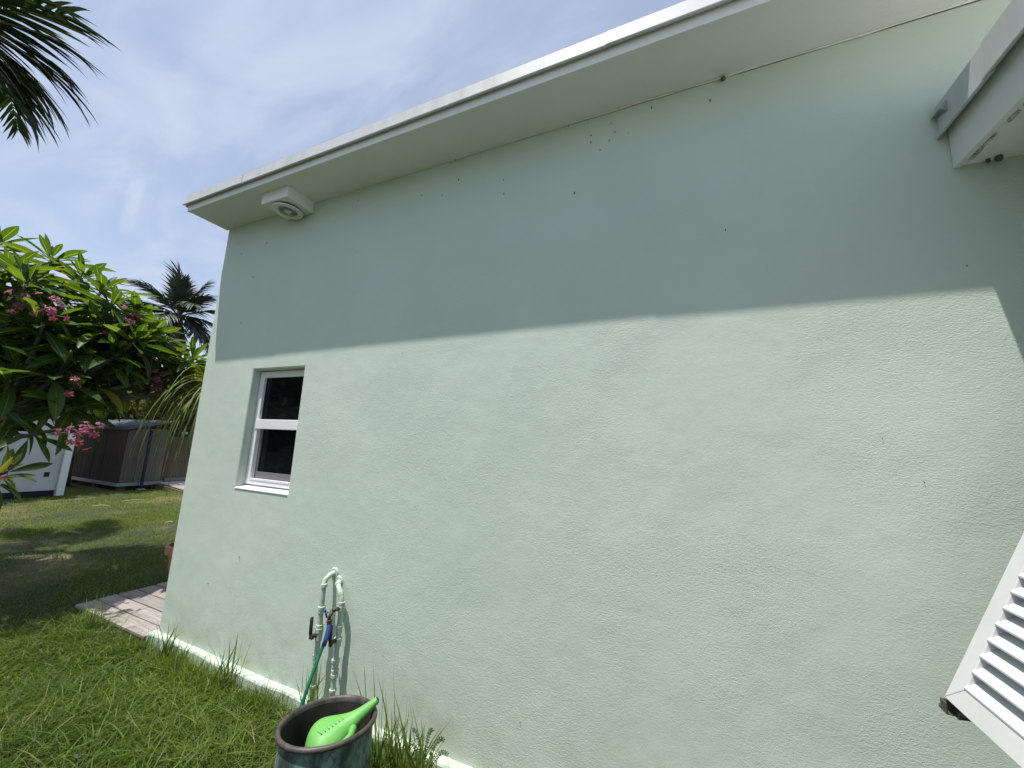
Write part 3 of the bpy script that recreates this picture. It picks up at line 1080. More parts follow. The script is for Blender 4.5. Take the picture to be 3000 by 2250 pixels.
trunk.tube(bez(BASE, BASE + Vector((0, 0, .4)), HUBS[0] - Vector((0, 0, .3)), HUBS[0], 8), [.11, .1, .095, .09, .085, .08, .075, .07, .065], 12)
for h in HUBS[1:]:
    trunk.tube(bez(HUBS[0] - Vector((0, 0, .05)), HUBS[0] + Vector((0, 0, .2)), h - (h - HUBS[0]) * .3, h, 7), [.06, .057, .054, .05, .047, .044, .041, .038], 10)
trunk.build('trunk', BARK, tree, smooth=True)
allleaves = []
rl_ = random.Random(21)
AX = []
for ri, P in enumerate(ROS + FILL + OFF):
    P = Vector(P)
    hub = min(HUBS[1:], key=lambda h: (h - P).length + (2 if h.z > P.z + .35 else 0))
    ax = ((P - hub).normalized() + Vector((0, 0, .75)) + Vector((rl_.uniform(-.3, .3), rl_.uniform(-.3, .3), 0))).normalized()
    if P.z < 1.7:
        ax = (Vector((.75, .25, .35))).normalized()
    AX.append(ax)
    bp_ = bez(hub, hub + (P - hub) * .35 + Vector((0, 0, -.08)), P - ax * .25, P, 7)
    MB().tube(bp_, [.03 - .0022 * k for k in range(8)], 8).build('branch', BARK, tree, smooth=True)
    nl = rl_.randint(21, 28) if ri < NVIS else rl_.randint(17, 22)
    q0 = ax.to_track_quat('Z', 'Y').to_matrix()
    ph = rl_.uniform(0, 6)
    if P.z < 1.66:
        nl = 11
    for k in range(nl):
        fr_ = k / nl                       # 0 = young centre leaf, 1 = old outer leaf
        az = ph + k * 2.39996
        el = rad(68 - 88 * fr_ ** .8 + rl_.uniform(-9, 9))
        ln = (.22 + .23 * min(1, fr_ * 1.9)) * rl_.uniform(.85, 1.15)
        if P.z < 1.66:
            ln *= .62
        d = q0 @ Vector((cos(az) * cos(el), sin(az) * cos(el), sin(el)))
        upv = ax - d * ax.dot(d)
        upv = (upv + Vector((0, 0, .5)))
        upv = (upv - d * upv.dot(d)).normalized()
        yv = upv.cross(d)
        Mx = Matrix((d, yv, upv)).transposed().to_4x4()
        roll = Matrix.Rotation(rl_.uniform(-.35, .35), 4, 'X')
        Mx = Mx @ roll @ Matrix.Diagonal((ln, ln * rl_.uniform(.68, .92), ln, 1))
        Mx.translation = P - ax * (.07 * fr_) + d * .012
        kind = 2 if fr_ > .75 and rl_.random() < .6 else rl_.choice((0, 1, 3, 0))
        allleaves.append((ri, Mx, kind))
camp = Vector((0, 0, 1.65))
order = sorted(range(len(allleaves)), key=lambda i: ((allleaves[i][1].translation - camp).length + (0 if allleaves[i][0] < NVIS else 3)))
TI = wm(tree).inverted()
for i in order[:300]:
    ri, Mx, kd = allleaves[i]
    lo = bpy.data.objects.new('leaf', LM[kd])
    col.objects.link(lo)
    lo.parent = tree
    lo.matrix_parent_inverse = TI
    lo.matrix_basis = Mx
VV, FF, UU, TT = [], [], [], []
o_ = 0
for i in order[300:]:
    ri, Mx, kd = allleaves[i]
    V_, F_, U_ = LEAVES[kd]
    Ma = np.array(Mx)
    VV.append(V_ @ Ma[:3, :3].T + Ma[:3, 3])
    FF.append(F_ + o_)
    UU.append(U_)
    TT.append(np.full(len(V_), rl_.random()))
    o_ += len(V_)
lo = link('foliage', leaf_mesh('foliage', np.concatenate(VV), np.concatenate(FF), np.concatenate(UU), np.concatenate(TT)), tree)
tag(lo, kind='stuff')
# flowers
PINK = mat('pink_petal', (.2, .026, .085), .5, c2=(.32, .10, .17), vscale=25, trans=.2)
fm = MB()
for k in range(5):
    a_ = 2 * pi * k / 5
    for (r_, w_, z) in ((.002, .003, 0), (.018, .011, .006), (.034, .013, .004), (.044, .004, -.004)):
        c_, s_ = cos(a_), sin(a_)
        fm.v += [(r_ * c_ + w_ * s_, r_ * s_ - w_ * c_, z), (r_ * c_ - w_ * s_, r_ * s_ + w_ * c_, z + .003)]
    o_ = k * 8
    fm.f += [(o_ + 2 * j, o_ + 2 * j + 1, o_ + 2 * j + 3, o_ + 2 * j + 2) for j in range(3)]
fme = bpy.data.meshes.new('flower')
fme.from_pydata(fm.v, [], fm.f)
fme.materials.append(PINK)
FLOW = [(-5.1, 1.31, 2.62, 5), (-5.23, 1.31, 2.68, 10), (-4.74, 1.7, 2.68, 5), (-4.89, 2.02, 2.05, 7), (-4.70, 1.54, 1.58, 17), (-4.9, 1.93, 2.22, 5), (-4.84, 1.23, 1.31, 2), (-5.09, 1.55, 2.01, 4), (-4.96, 1.86, 2.45, 9), (-5.36, 1.19, 2.71, 5), (-4.69, 1.63, 2.55, 7), (-4.82, 2.06, 2.12, 12)]
STK = mat('flower_stalk', (.12, .045, .04), .6)
for (x, y, z, nf) in FLOW:
    if x > -5.0 and z > 1.7:
        x, y, z = x * 1.13, y * 1.13, 1.65 + (z - 1.65) * 1.13
    c_ = Vector((x, y, z))
    hb = min(range(len(ROS)), key=lambda i: (Vector(ROS[i]) - c_).length)
    st_ = MB()
    st_.tube(bez(Vector(ROS[hb]), Vector(ROS[hb]) + AX[hb] * .12, c_ + Vector((0, 0, .06)), c_, 6), .005, 5)
    fl = []
    for k in range(nf):
        p = c_ + Vector((rl_.gauss(0, .055), rl_.gauss(0, .055), rl_.gauss(0, .06)))
        st_.tube([c_, p], .0025, 4)
        fl.append(p)
    stalk = st_.build('flower_stalk', STK, tree)
    SI = wm(tree).inverted()
    for p in fl:
        d = (p - c_).normalized() + (camp - p).normalized() * .6
        fo = bpy.data.objects.new('flower', fme)
        col.objects.link(fo)
        fo.parent = stalk
        fo.matrix_parent_inverse = wm(stalk).inverted()
        mm = d.to_track_quat('Z', 'Y').to_matrix().to_4x4() @ Matrix.Rotation(rl_.uniform(0, 6), 4, 'Z') @ Matrix.Scale(rl_.uniform(.6, .9), 4)
        mm.translation = p
        fo.matrix_basis = mm

# ------------------------------------------------------------------ palms
PALML = mat('palm_leaflet', (.014, .03, .012), .62, c2=(.032, .055, .018), vscale=1.2, trans=.14, rand=.25, spec=.2)
RACH = mat('palm_rachis', (.10, .11, .04), .6, c2=(.16, .15, .06), vscale=6)


def leaflet_geo(ln, wd, droop, nseg=6):
    V_, F_ = [], []
    d = Vector((1, 0, 0))
    p = Vector((0, 0, 0))
    for k in range(nseg + 1):
        t_ = k / nseg
        ww = wd * min(1, .35 + t_ * 3) * (1 - t_ ** 2.4) + .0005
        V_ += [tuple(p + Vector((0, -ww, ww * .55))), tuple(p), tuple(p + Vector((0, ww, ww * .55)))]
        d = (d + Vector((0, 0, -droop / nseg))).normalized()
        p = p + d * (ln / nseg)
    for k in range(nseg):
        for j in (0, 1):
            a_ = k * 3 + j
            F_.append((a_, a_ + 1, a_ + 4, a_ + 3))
    return np.array(V_), np.array(F_)


def frond_frames(p0, az, el, ln, droop, nl, lmax, rr_, fwdang=50, tipkeep=.35):
    """points along the rachis and a matrix for every leaflet"""
    d = Vector((cos(az) * cos(el), sin(az) * cos(el), sin(el)))
    p = Vector(p0)
    pts, dirs = [p.copy()], [d.copy()]
    ns = 18
    for k in range(ns):
        d = (d + Vector((0, 0, -droop / ns * (.4 + 1.2 * k / ns)))).normalized()
        p = p + d * ln / ns
        pts.append(p.copy())
        dirs.append(d.copy())
    mats = []
    for k in range(nl):
        t_ = .16 + .84 * (k + rr_.uniform(-.25, .25)) / nl
        t_ = min(max(t_, .12), .999)
        f_ = t_ * ns
        i_ = min(int(f_), ns - 1)
        pp = pts[i_].lerp(pts[i_ + 1], f_ - i_)
        dd = dirs[i_]
        sd = dd.cross(Vector((0, 0, 1)))
        sd = sd.normalized() if sd.length > .05 else Vector((-sin(az), cos(az), 0))
        un = sd.cross(dd)
        for sg in (-1, 1):
            fa_ = rad(fwdang * (1 - .55 * t_) + rr_.uniform(-6, 6))
            dl = (dd * cos(fa_) + sd * sg * sin(fa_) + un * rr_.uniform(-.05, .22)).normalized()
            zup = (un - dl * un.dot(dl)).normalized()
            yv = zup.cross(dl)
            Mx = Matrix((dl, yv, zup)).transposed().to_4x4()
            sc = lmax * (tipkeep + (1 - tipkeep) * sin(pi * min(1, .12 + t_ * .86)) ** .7) * rr_.uniform(.85, 1.1)
            Mx = Mx @ Matrix.Diagonal((sc, sc * rr_.uniform(.8, 1.1), sc * rr_.uniform(.7, 1.3), 1))
            Mx.translation = pp
            mats.append(Mx)
    return pts, mats


def joined_frond(name, parent, pts, mats, geo, m, rr0):
    V_, F_ = geo
    VV, FF = [], []
    for i, Mx in enumerate(mats):
        Ma = np.array(Mx)
        VV.append(V_ @ Ma[:3, :3].T + Ma[:3, 3])
        FF.append(F_ + i * len(V_))
    rb = MB().tube(pts, [rr0 * (1 - .85 * k / (len(pts) - 1)) for k in range(len(pts))], 5, caps=False)
    k0 = len(mats) * len(V_)
    VV.append(np.array(rb.v))
    FF.append(np.array(rb.f) + k0)
    me = raw_mesh(name, np.concatenate(VV), np.concatenate(FF), m, smooth=True)
    return link(name, me, parent)


rp_ = random.Random(77)
CRN = Vector((-8.62, .72, 6.8))
coco = thing('coconut_palm', 'tall palm whose dark hanging fronds reach in at the upper left', 'palm', (-9.4, .0, 0))
MB().tube(bez((-9.4, 0, -.1), (-9.3, .05, 2.5), (-9.0, .3, 5), CRN, 16), [.16 - .004 * k for k in range(17)], 14).build('trunk', mat('palm_bark', (.16, .14, .12), .9, c2=(.25, .22, .19), vscale=5, bump=.01, bscale=12, stretch=(1, 1, 5)), coco, smooth=True)
lgeo = leaflet_geo(1, .055, .5)
lme = raw_mesh('leaflet', lgeo[0], lgeo[1], PALML, smooth=True)
vis = [(rad(29.7), rad(-12), 1.70, .7), (rad(28), rad(-32), 1.72, .6), (rad(20), rad(-36), 1.7, .5), (rad(27), rad(3), 1.5, .5), (rad(30), rad(22), 1.45, .5), (rad(16), rad(14), 1.6, .5), (rad(36), rad(-2), 1.25, .6), (rad(34), rad(-36), 1.5, .6), (rad(33), rad(-22), 1.5, .7), (rad(24), rad(-24), 1.6, .7)]
for az, el, ln, dr in vis:
    pts, mats = frond_frames(CRN, az, el, ln, dr, 15, .74, rp_, 46, .9)
    fo = MB().tube(pts, [.02 * (1 - .8 * k / 18) for k in range(19)], 6).build('frond', RACH, coco, smooth=True)
    FI = wm(fo).inverted()
    for Mx in mats:
        if abs(Mx.col[0].xyz.normalized().dot((Vector((0, 0, 1.65)) - Mx.translation).normalized())) > .8:
            continue
        lo = bpy.data.objects.new('leaflet', lme)
        col.objects.link(lo)
        lo.parent = fo
        lo.matrix_parent_inverse = FI
        lo.matrix_basis = Mx
for k in range(7):
    az = rad(155 + k * 30 + rp_.uniform(-8, 8))
    pts, mats = frond_frames(CRN, az, rad(rp_.uniform(-5, 55)), 2.4, rp_.uniform(1.1, 1.8), 34, .62, rp_)
    joined_frond('frond', coco, pts, mats, lgeo, PALML, .02)

bpalm = thing('fan_palm', 'distant palm with bushy grey green crown beside the house corner', 'palm', (-16.4, 7.2, 0))
BC = Vector((-15.7, 6.85, 5.15))
MB().tube(bez((-16.5, 7.3, -.1), (-16.4, 7.2, 1.5), (-15.95, 6.95, 3.5), BC, 12), [.17, .165, .16, .15, .14, .135, .13, .13, .125, .12, .12, .13, .14], 12).build('trunk', mat('grey_palm_bark', (.15, .135, .12), .9, c2=(.22, .2, .18), vscale=6, bump=.01, bscale=10, stretch=(1, 1, 5)), bpalm, smooth=True)
MB().tube([BC - Vector((.02, 0, .25)), BC + Vector((0, 0, .25)), BC + Vector((.05, 0, .6))], [.15, .12, .05], 12).build('crownshaft', mat('fibre_brown', (.13, .085, .05), .9, c2=(.2, .14, .08), vscale=12), bpalm, smooth=True)
PALMB = mat('far_palm_leaflet', (.03, .045, .034), .45, c2=(.085, .105, .09), vscale=2.5, trans=.04, rand=.3, spec=.4)
lg2 = leaflet_geo(1, .045, .8, 4)
for k in range(26):
    az = k * 2.4 + rp_.uniform(-.2, .2)
    el = rad(86 - 4.6 * k + rp_.uniform(-6, 6))
    pts, mats = frond_frames(BC + Vector((0, 0, .35)), az, el, rp_.uniform(1.25, 1.6), (.35 + .045 * k) * rp_.uniform(.8, 1.2), 30, .66, rp_, 46, .6)
    joined_frond('frond', bpalm, pts, mats, lg2, PALMB, .03)

# ------------------------------------------------------------------ shed, cabinet, fence, platform
shed = thing('garden_shed', 'low dark brown shed with a corrugated metal roof across the lawn', 'shed', (-15, 5.8, 0))
BROWN = mat('brown_board', (.04, .028, .02), .85, c2=(.068, .05, .036), vscale=4, rand=.14, stretch=(6, 6, .6), bump=.002, bscale=30)
BROWNL = mat('grey_brown_board', (.075, .066, .058), .85, c2=(.12, .105, .092), vscale=4, rand=.3, stretch=(6, 6, .6), bump=.002, bscale=30)
SX1, SY0, SY1 = -13.73, 5.38, 6.3
ix = 0
x = SX1
while x > -17.0:
    MB().box(-.098, .098, -.012, .012, 0, 1.40).build('board', BROWN, shed, world=False).matrix_basis = Matrix.Translation((x - .1 + 15, SY0 - .012 - 5.8 + rg.uniform(-.003, .003), .19))
    x -= .2
y = SY0
while y < SY1 - .1:
    MB().box(-.012, .012, -.073, .073, 0, 1.46).build('board', BROWNL, shed, world=False).matrix_basis = Matrix.Translation((SX1 + .012 + 15 + rg.uniform(-.003, .003), y + .075 - 5.8, .19))
    y += .15
MB().box(-17, SX1 - .001, SY0 + .001, SY1, .19, 1.58).build('shed_core', mat('shed_dark', (.03, .025, .02), .9), shed)
MB().box(-17.05, SX1 + .05, SY0 - .05, SY1 + .05, .10, .185).build('base_rail', mat('galv_base', (.25, .28, .3), .4, metal=.4), shed, bevel=.004)
PIER = mat('pier_wood', (.12, .095, .06), .9)
for xx in (-13.85, -15.2, -16.6):
    for yy in (5.5, 6.2):
        pr_ = MB().box(xx - .07, xx + .07, yy - .07, yy + .07, -.05, .099)
        pr_.build('pier', PIER, shed)
CORR = mat('corrugated_steel', (.10, .12, .145), .38, metal=.2, c2=(.15, .17, .2), vscale=3)
cv = MB()
xa, xb = -17.2, -13.62
ncor = int((xb - xa) / .019)
for k in range(ncor + 1):
    x = xa + (xb - xa) * k / ncor
    dz = .017 * cos(k * pi / 2)
    cv.v += [(x, 5.30, 1.60 + dz), (x, 6.42, 1.90 + dz)]
cv.f = [(2 * k, 2 * k + 2, 2 * k + 3, 2 * k + 1) for k in range(ncor)]
co = cv.build('roof', CORR, shed, smooth=True)
so_ = co.modifiers.new('thick', 'SOLIDIFY')
so_.thickness = .004
rvx = [(-17.1, 5.36, 1.565), (-13.68, 5.36, 1.565), (-13.68, 6.4, 1.845), (-17.1, 6.4, 1.845), (-17.1, 5.36, 1.595), (-13.68, 5.36, 1.595), (-13.68, 6.4, 1.875), (-17.1, 6.4, 1.875)]
MB().add(rvx, [(3, 2, 1, 0), (4, 5, 6, 7), (0, 1, 5, 4), (1, 2, 6, 5), (2, 3, 7, 6), (3, 0, 4, 7)]).build('roof_frame', mat('roof_frame', (.02, .022, .028), .7), shed)

post = thing('metal_post', 'thin dark post standing at the right end of the brown shed', 'post', (-13.58, 5.82, 0))
MB().box(-13.615, -13.565, 5.80, 5.85, 0, 1.62).build('pole', mat('dark_post', (.012, .016, .03), .5), post)
MB().box(-13.66, -13.52, 5.755, 5.895, -.01, .02).build('base_plate', GALV, post)

fence = thing('board_fence', 'brown board fence with a dark top rail right of the shed', 'fence', (-13.8, 7.5, 0))
FB = mat('fence_board', (.075, .062, .045), .88, c2=(.115, .095, .07), vscale=4, rand=.15, stretch=(6, 6, .6), bump=.002, bscale=30)
y = 6.30
while y < 11.5:
    MB().box(-.012, .012, -.072, .072, 0, 1.42).build('board', FB, fence, world=False).matrix_basis = Matrix.Translation((rg.uniform(-.004, .004), y - 7.5 + .073, .1))
    y += .147
MB().box(-13.86, -13.765, 6.4, 11.6, 1.46, 1.66).build('top_rail', mat('fence_dark', (.02, .02, .018), .8), fence)
MB().box(-13.77, -13.74, 6.4, 11.6, .12, .26).build('base_board', mat('fence_base', (.16, .165, .165), .8), fence)
for yy in (6.62, 7.25):
    MB().box(-13.764, -13.755, yy, yy + .16, 1.54, 1.60).build('vent_plate', GALV, fence)

plat = thing('wooden_platform', 'low pale wooden platform in front of the brown fence', 'platform', (-13, 7.4, 0))
PW = mat('pale_board', (.36, .32, .29), .85, c2=(.5, .45, .41), vscale=5, rand=.1, stretch=(9, .6, 9))
x = -13.7
while x < -12.35:
    MB().box(-.066, .066, -1.5, 1.5, -.025, 0).build('plank', PW, plat, world=False).matrix_basis = Matrix.Translation((x + .07 + 13, .35, .15 - (x + 13.7) * .07))
    x += .14
pg = MB()
pg.add([(-13.72, 6.19, .12), (-12.3, 6.19, .02), (-12.3, 6.19, -.05), (-13.72, 6.19, -.05), (-13.72, 6.23, .12), (-12.3, 6.23, .02), (-12.3, 6.23, -.05), (-13.72, 6.23, -.05)],
       [(0, 1, 2, 3), (7, 6, 5, 4), (0, 4, 5, 1), (2, 6, 7, 3), (1, 5, 6, 2), (0, 3, 7, 4)])
pg.build('stringer', mat('stringer_wood', (.14, .105, .065), .9), plat)

cab = thing('white_cabinet', 'white box shaped cabinet on the lawn partly under the frangipani leaves', 'cabinet', (-14, 3.6, 0))
CABW = mat('cabinet_white', (.47, .5, .5), .6, c2=(.54, .57, .57), vscale=3)
MB().box(-14.4, -13.52, 2.6, 4.20, .13, 1.42).build('cabinet_body', CABW, cab, bevel=.006)
MB().box(-13.56, -13.44, 4.205, 4.33, .0, 1.45).build('corner_trim', mat('trim_white', (.72, .76, .77), .5), cab, bevel=.004)
MB().box(-14.38, -13.54, 2.62, 4.19, -.02, .128).build('skirt', mat('skirt_black', (.012, .014, .022), .6), cab)
MB().box(-13.52, -13.508, 3.97, 4.05, .45, .55).build('socket', mat('socket_black', (.01, .01, .012), .5), cab)
MB().box(-14.43, -13.49, 2.57, 4.20, 1.421, 1.46).build('cabinet_top', CABW, cab, bevel=.004)

nb = thing('white_house', 'far white house glimpsed between leaves above the shed', 'house', (-24, 9, 0))
NW = mat('far_white_wall', (.75, .75, .74), .8)
MB().box(-30, -24, 3.6, 8.4, 0, 2.9).build('wall', NW, nb)
rfv = [(-30.4, 3.2, 2.9), (-23.6, 3.2, 2.9), (-23.6, 8.8, 2.9), (-30.4, 8.8, 2.9), (-27, 3.2, 3.9), (-27, 8.8, 3.9)]
MB().add(rfv, [(0, 1, 4), (2, 3, 5), (1, 2, 5, 4), (3, 0, 4, 5), (0, 3, 2, 1)]).build('roof', mat('far_roof', (.4, .4, .4), .7), nb)
wf = MB().box(-23.995, -23.95, 5.2, 6.4, 1.0, 2.2).build('window', FRAMEW, nb)
MB().box(-23.9495, -23.94, 5.3, 6.3, 1.1, 2.1).build('pane', GLASS, wf)


# ------------------------------------------------------------------ trees beyond
def crown_geo(c, rad3, ncl, per, lsz, seed, clr=.42):
    r_ = np.random.default_rng(seed)
    c = np.array(c)
    rad3 = np.array(rad3)
    d = r_.normal(size=(ncl, 3))
    d /= np.linalg.norm(d, axis=1)[:, None]
    cc = c + d * rad3 * (r_.random((ncl, 1)) ** .45)
    pts = (cc[:, None, :] + r_.normal(size=(ncl, per, 3)) * clr * rad3.mean() * .45).reshape(-1, 3)
    m_ = len(pts)
    a_ = r_.normal(size=(m_, 3)); a_ /= np.linalg.norm(a_, axis=1)[:, None]
    b_ = r_.normal(size=(m_, 3)); b_ -= (b_ * a_).sum(1)[:, None] * a_; b_ /= np.linalg.norm(b_, axis=1)[:, None]
    s_ = lsz * r_.uniform(.6, 1.3, (m_, 1))
    V_ = np.stack([pts - a_ * s_, pts - b_ * s_ * .42, pts + a_ * s_, pts + b_ * s_ * .42], 1).reshape(-1, 3)
    F_ = np.arange(m_ * 4).reshape(-1, 4)
    return V_, F_


def bush_tree(name, label, cat, base, c, r3, ncl, per, lsz, seed, m, group=None, tr=.09):
    tt_ = thing(name, label, cat, base, group)
    V_, F_ = crown_geo(c, r3, ncl, per, lsz, seed)
    V_[:, 2] = np.maximum(V_[:, 2], .02)
    link('crown', raw_mesh('crown', V_, F_, m), tt_)
    tk = MB()
    b_ = Vector(base)
    c = Vector(c)
    tk.tube(bez(b_ - Vector((0, 0, .1)), b_ + Vector((0, 0, .5)), c - Vector((0, 0, r3[2])), c, 7), [tr * (1 - .09 * k) for k in range(8)], 8)
    q = random.Random(seed)
    for k in range(5):
        e_ = c + Vector((q.uniform(-.7, .7) * r3[0], q.uniform(-.7, .7) * r3[1], q.uniform(-.3, .6) * r3[2]))
        s_ = b_.lerp(c, .6)
        tk.tube([s_, s_.lerp(e_, .5) + Vector((0, 0, .1)), e_], [tr * .5, tr * .35, tr * .15], 6)
    tk.build('trunk', BARK, tt_, smooth=True)
    return tt_


TG = [mat('tree_leaf', (.03, .06, .016), .6, c2=(.075, .12, .03), vscale=1.1, trans=.25, coord='Position'),
      mat('tree_leaf_light', (.05, .08, .02), .6, c2=(.12, .15, .04), vscale=1.3, trans=.25, coord='Position'),
      mat('croton_leaf', (.11, .12, .025), .6, c2=(.15, .085, .03), vscale=2.2, trans=.25, coord='Position', ramp=(.45, .6))]
gtr = 'trees and shrubs beyond the shed'
bush_tree('shade_tree', 'dense dark tree rising behind the white cabinet', 'tree', (-15.6, 3.0, 0), (-15.2, 3.0, 3.5), (1.8, 1.6, 1.0), 100, 60, .13, 1, TG[0], gtr)
bush_tree('shade_tree', 'dark leafy tree arching over the shed roof', 'tree', (-15.5, 5.0, 0), (-15.1, 4.7, 3.75), (1.7, 1.3, .75), 90, 60, .13, 10, TG[0], gtr)
bush_tree('leafy_tree', 'mid green tree behind the left end of the shed', 'tree', (-18.5, 7.2, 0), (-18.5, 7.2, 2.6), (1.6, 1.5, 1.3), 70, 60, .12, 2, TG[0], gtr)
bush_tree('leafy_tree', 'dark leafy tree behind the distant palm trunk', 'tree', (-17.8, 9.0, 0), (-17.8, 9.0, 2.7), (1.6, 1.7, 1.4), 80, 60, .12, 3, TG[0], gtr)
bush_tree('leafy_tree', 'yellow green tree behind the board fence', 'tree', (-16.3, 10.2, 0), (-16.3, 10.2, 2.9), (1.3, 1.6, 1.5), 80, 60, .11, 4, TG[1], gtr)
bush_tree('shrub', 'pale green shrub showing over the middle of the shed roof', 'shrub', (-16.0, 7.3, 0), (-16.0, 7.3, 1.9), (.9, .7, .75), 50, 50, .09, 5, TG[1], gtr, .04)
bush_tree('croton_shrub', 'croton shrub with yellow and red leaves above the shed roof', 'shrub', (-16.9, 6.7, 0), (-16.9, 6.7, 2.2), (.35, .3, .4), 22, 24, .09, 6, TG[2], gtr, .03)
bush_tree('hedge_shrub', 'dark hedge shrub left beyond the lawn', 'shrub', (-17, .5, 0), (-17, .5, 1.6), (1.6, 2.2, 1.3), 60, 60, .13, 7, TG[0], gtr, .05)
bush_tree('hedge_shrub', 'dark hedge shrub at the near left boundary', 'shrub', (-13, -4, 0), (-13, -4, 1.8), (3, 2.0, 1.7), 70, 60, .15, 8, TG[0], gtr, .05)
bush_tree('leafy_tree', 'spreading tree at the near left boundary', 'tree', (-11, -6, 0), (-11, -6, 3.6), (3, 2.4, 1.9), 80, 60, .15, 9, TG[0], gtr)

# ------------------------------------------------------------------ grass
GR = mat('grass_blade', (.06, .11, .025), .5, tint='tint', trans=.36, spec=.25)


def blades(name, x, y, z0, h, wd, lean, cols, nseg=3, seed=0):
    r_ = np.random.default_rng(seed)
    m_ = len(x)
    az = r_.uniform(0, 2 * pi, m_)
    fz = r_.uniform(0, 2 * pi, m_)
    dirv = np.stack([np.cos(az), np.sin(az)], 1)
    sdv = np.stack([np.cos(fz), np.sin(fz)], 1)
    rows = []
    for k in range(nseg + 1):
        t_ = k / nseg
        out = lean * h * t_ ** 1.8
        zz_ = h * (t_ - .45 * np.minimum(lean, 1.2) * t_ ** 2.2)
        px = x + dirv[:, 0] * out
        py = y + dirv[:, 1] * out
        ww = wd * (1 - t_ ** 1.6) * .5 + .0003
        rows.append(np.stack([px - sdv[:, 0] * ww, py - sdv[:, 1] * ww, z0 + zz_], 1))
        rows.append(np.stack([px + sdv[:, 0] * ww, py + sdv[:, 1] * ww, z0 + zz_], 1))
    V_ = np.stack(rows, 1)           # m, 2(n+1), 3
    nv = 2 * (nseg + 1)
    base = (np.arange(m_) * nv)[:, None]
    F_ = np.concatenate([np.concatenate([base + 2 * k, base + 2 * k + 1, base + 2 * k + 3, base + 2 * k + 2], 1)[:, None, :] for k in range(nseg)], 1).reshape(-1, 4)
    C_ = np.repeat(cols, nv, 0)
    return V_.reshape(-1, 3), F_, C_


def vnoise(x, y, s, seed):
    r_ = np.random.default_rng(seed)
    G = r_.random((64, 64))
    u, v = x * s + 31.7, y * s + 17.3
    i, j = np.floor(u).astype(int), np.floor(v).astype(int)
    a_, b_ = u - i, v - j
    a_, b_ = a_ * a_ * (3 - 2 * a_), b_ * b_ * (3 - 2 * b_)
    g_ = lambda p, q: G[p % 64, q % 64]
    return (g_(i, j) * (1 - a_) + g_(i + 1, j) * a_) * (1 - b_) + (g_(i, j + 1) * (1 - a_) + g_(i + 1, j + 1) * a_) * b_


def gcols(x, y, dry, seed):
    r_ = np.random.default_rng(seed)
    m_ = len(x)
    t_ = vnoise(x, y, 1.6, seed)[:, None] * .6 + r_.random((m_, 1)) * .4
    c_ = np.array([.040, .088, .016]) * (1 - t_) + np.array([.145, .205, .03]) * t_
    dm = (r_.random((m_, 1)) < dry + .25 * np.maximum(0, vnoise(x, y, .9, seed + 9)[:, None] - .6) * 2)
    return np.where(dm, np.array([.20, .18, .075]) * r_.uniform(.7, 1.1, (m_, 1)), c_) * r_.uniform(.8, 1.2, (m_, 1))


def scatter(nn, x0, x1, y0, y1, keep, seed):
    r_ = np.random.default_rng(seed)
    x, y = r_.uniform(x0, x1, nn), r_.uniform(y0, y1, nn)
    k_ = keep(x, y, r_)
    return x[k_], y[k_]


inpot = lambda x, y: (x - PCX) ** 2 + (y - PCY) ** 2 < .175 ** 2
indeck = lambda x, y: (x > -5.02) & (y > 1.83)
inhouse = lambda x, y: ((x > -3.83) & (y > 1.85)) | (x > 1.34)
near = lambda x, y, r_: ~(inpot(x, y) | indeck(x, y) | inhouse(x, y)) & (r_.random(len(x)) < .35 + .9 * vnoise(x, y, 1.1, 4))
parts = []
# near lawn, uncut and lush
x, y = scatter(84000, -4.9, 1.33, .35, 1.86, near, 1)
h = np.random.default_rng(2).uniform(.05, .14, len(x)) * (.65 + .7 * vnoise(x, y, 2.2, 3))
parts.append(blades('g', x, y, -.015, h, np.random.default_rng(3).uniform(.004, .0095, len(x)), np.random.default_rng(4).uniform(.3, 1.3, len(x)), gcols(x, y, .02, 5) * .85, 3, 6))
x, y = scatter(19000, -4.9, 1.33, .35, 1.86, near, 41)
h = np.random.default_rng(42).uniform(.09, .21, len(x)) * (.6 + .6 * vnoise(x, y, 2.2, 3))
parts.append(blades('g', x, y, -.015, h, np.random.default_rng(43).uniform(.004, .009, len(x)), np.random.default_rng(44).uniform(.5, 1.6, len(x)), gcols(x, y, .012, 45) * 1.1, 4, 46))
# strip beside the plinth and round the pot, taller
stripk = lambda x, y, r_: ~(inpot(x, y) | inhouse(x, y)) & (r_.random(len(x)) < 2.2 * (vnoise(x, y * 0, 3.3, 8) - .22))
x, y = scatter(4300, -3.8, 1.33, 1.68, 1.852, stripk, 7)
h = np.random.default_rng(8).uniform(.06, .2, len(x)) * (.35 + vnoise(x, y * 0, 3.3, 8))
parts.append(blades('g', x, y, -.01, h, np.random.default_rng(9).uniform(.003, .007, len(x)), np.random.default_rng(10).uniform(.1, .7, len(x)), gcols(x, y, .06, 11), 4, 12))
# middle lawn
midk = lambda x, y, r_: ~(indeck(x, y)) & (r_.random(len(x)) < .1 + 1.0 * vnoise(x, y, .95, 14))
x, y = scatter(85000, -9.5, -4.7, .3, 4.6, midk, 13)
h = np.random.default_rng(15).uniform(.03, .085, len(x)) * (.6 + .8 * vnoise(x, y, 1.2, 16))
parts.append(blades('g', x, y, -.015, h, np.random.default_rng(17).uniform(.003, .007, len(x)), np.random.default_rng(18).uniform(.3, 1.4, len(x)), gcols(x, y, .07, 19) * 1.05, 2, 20))
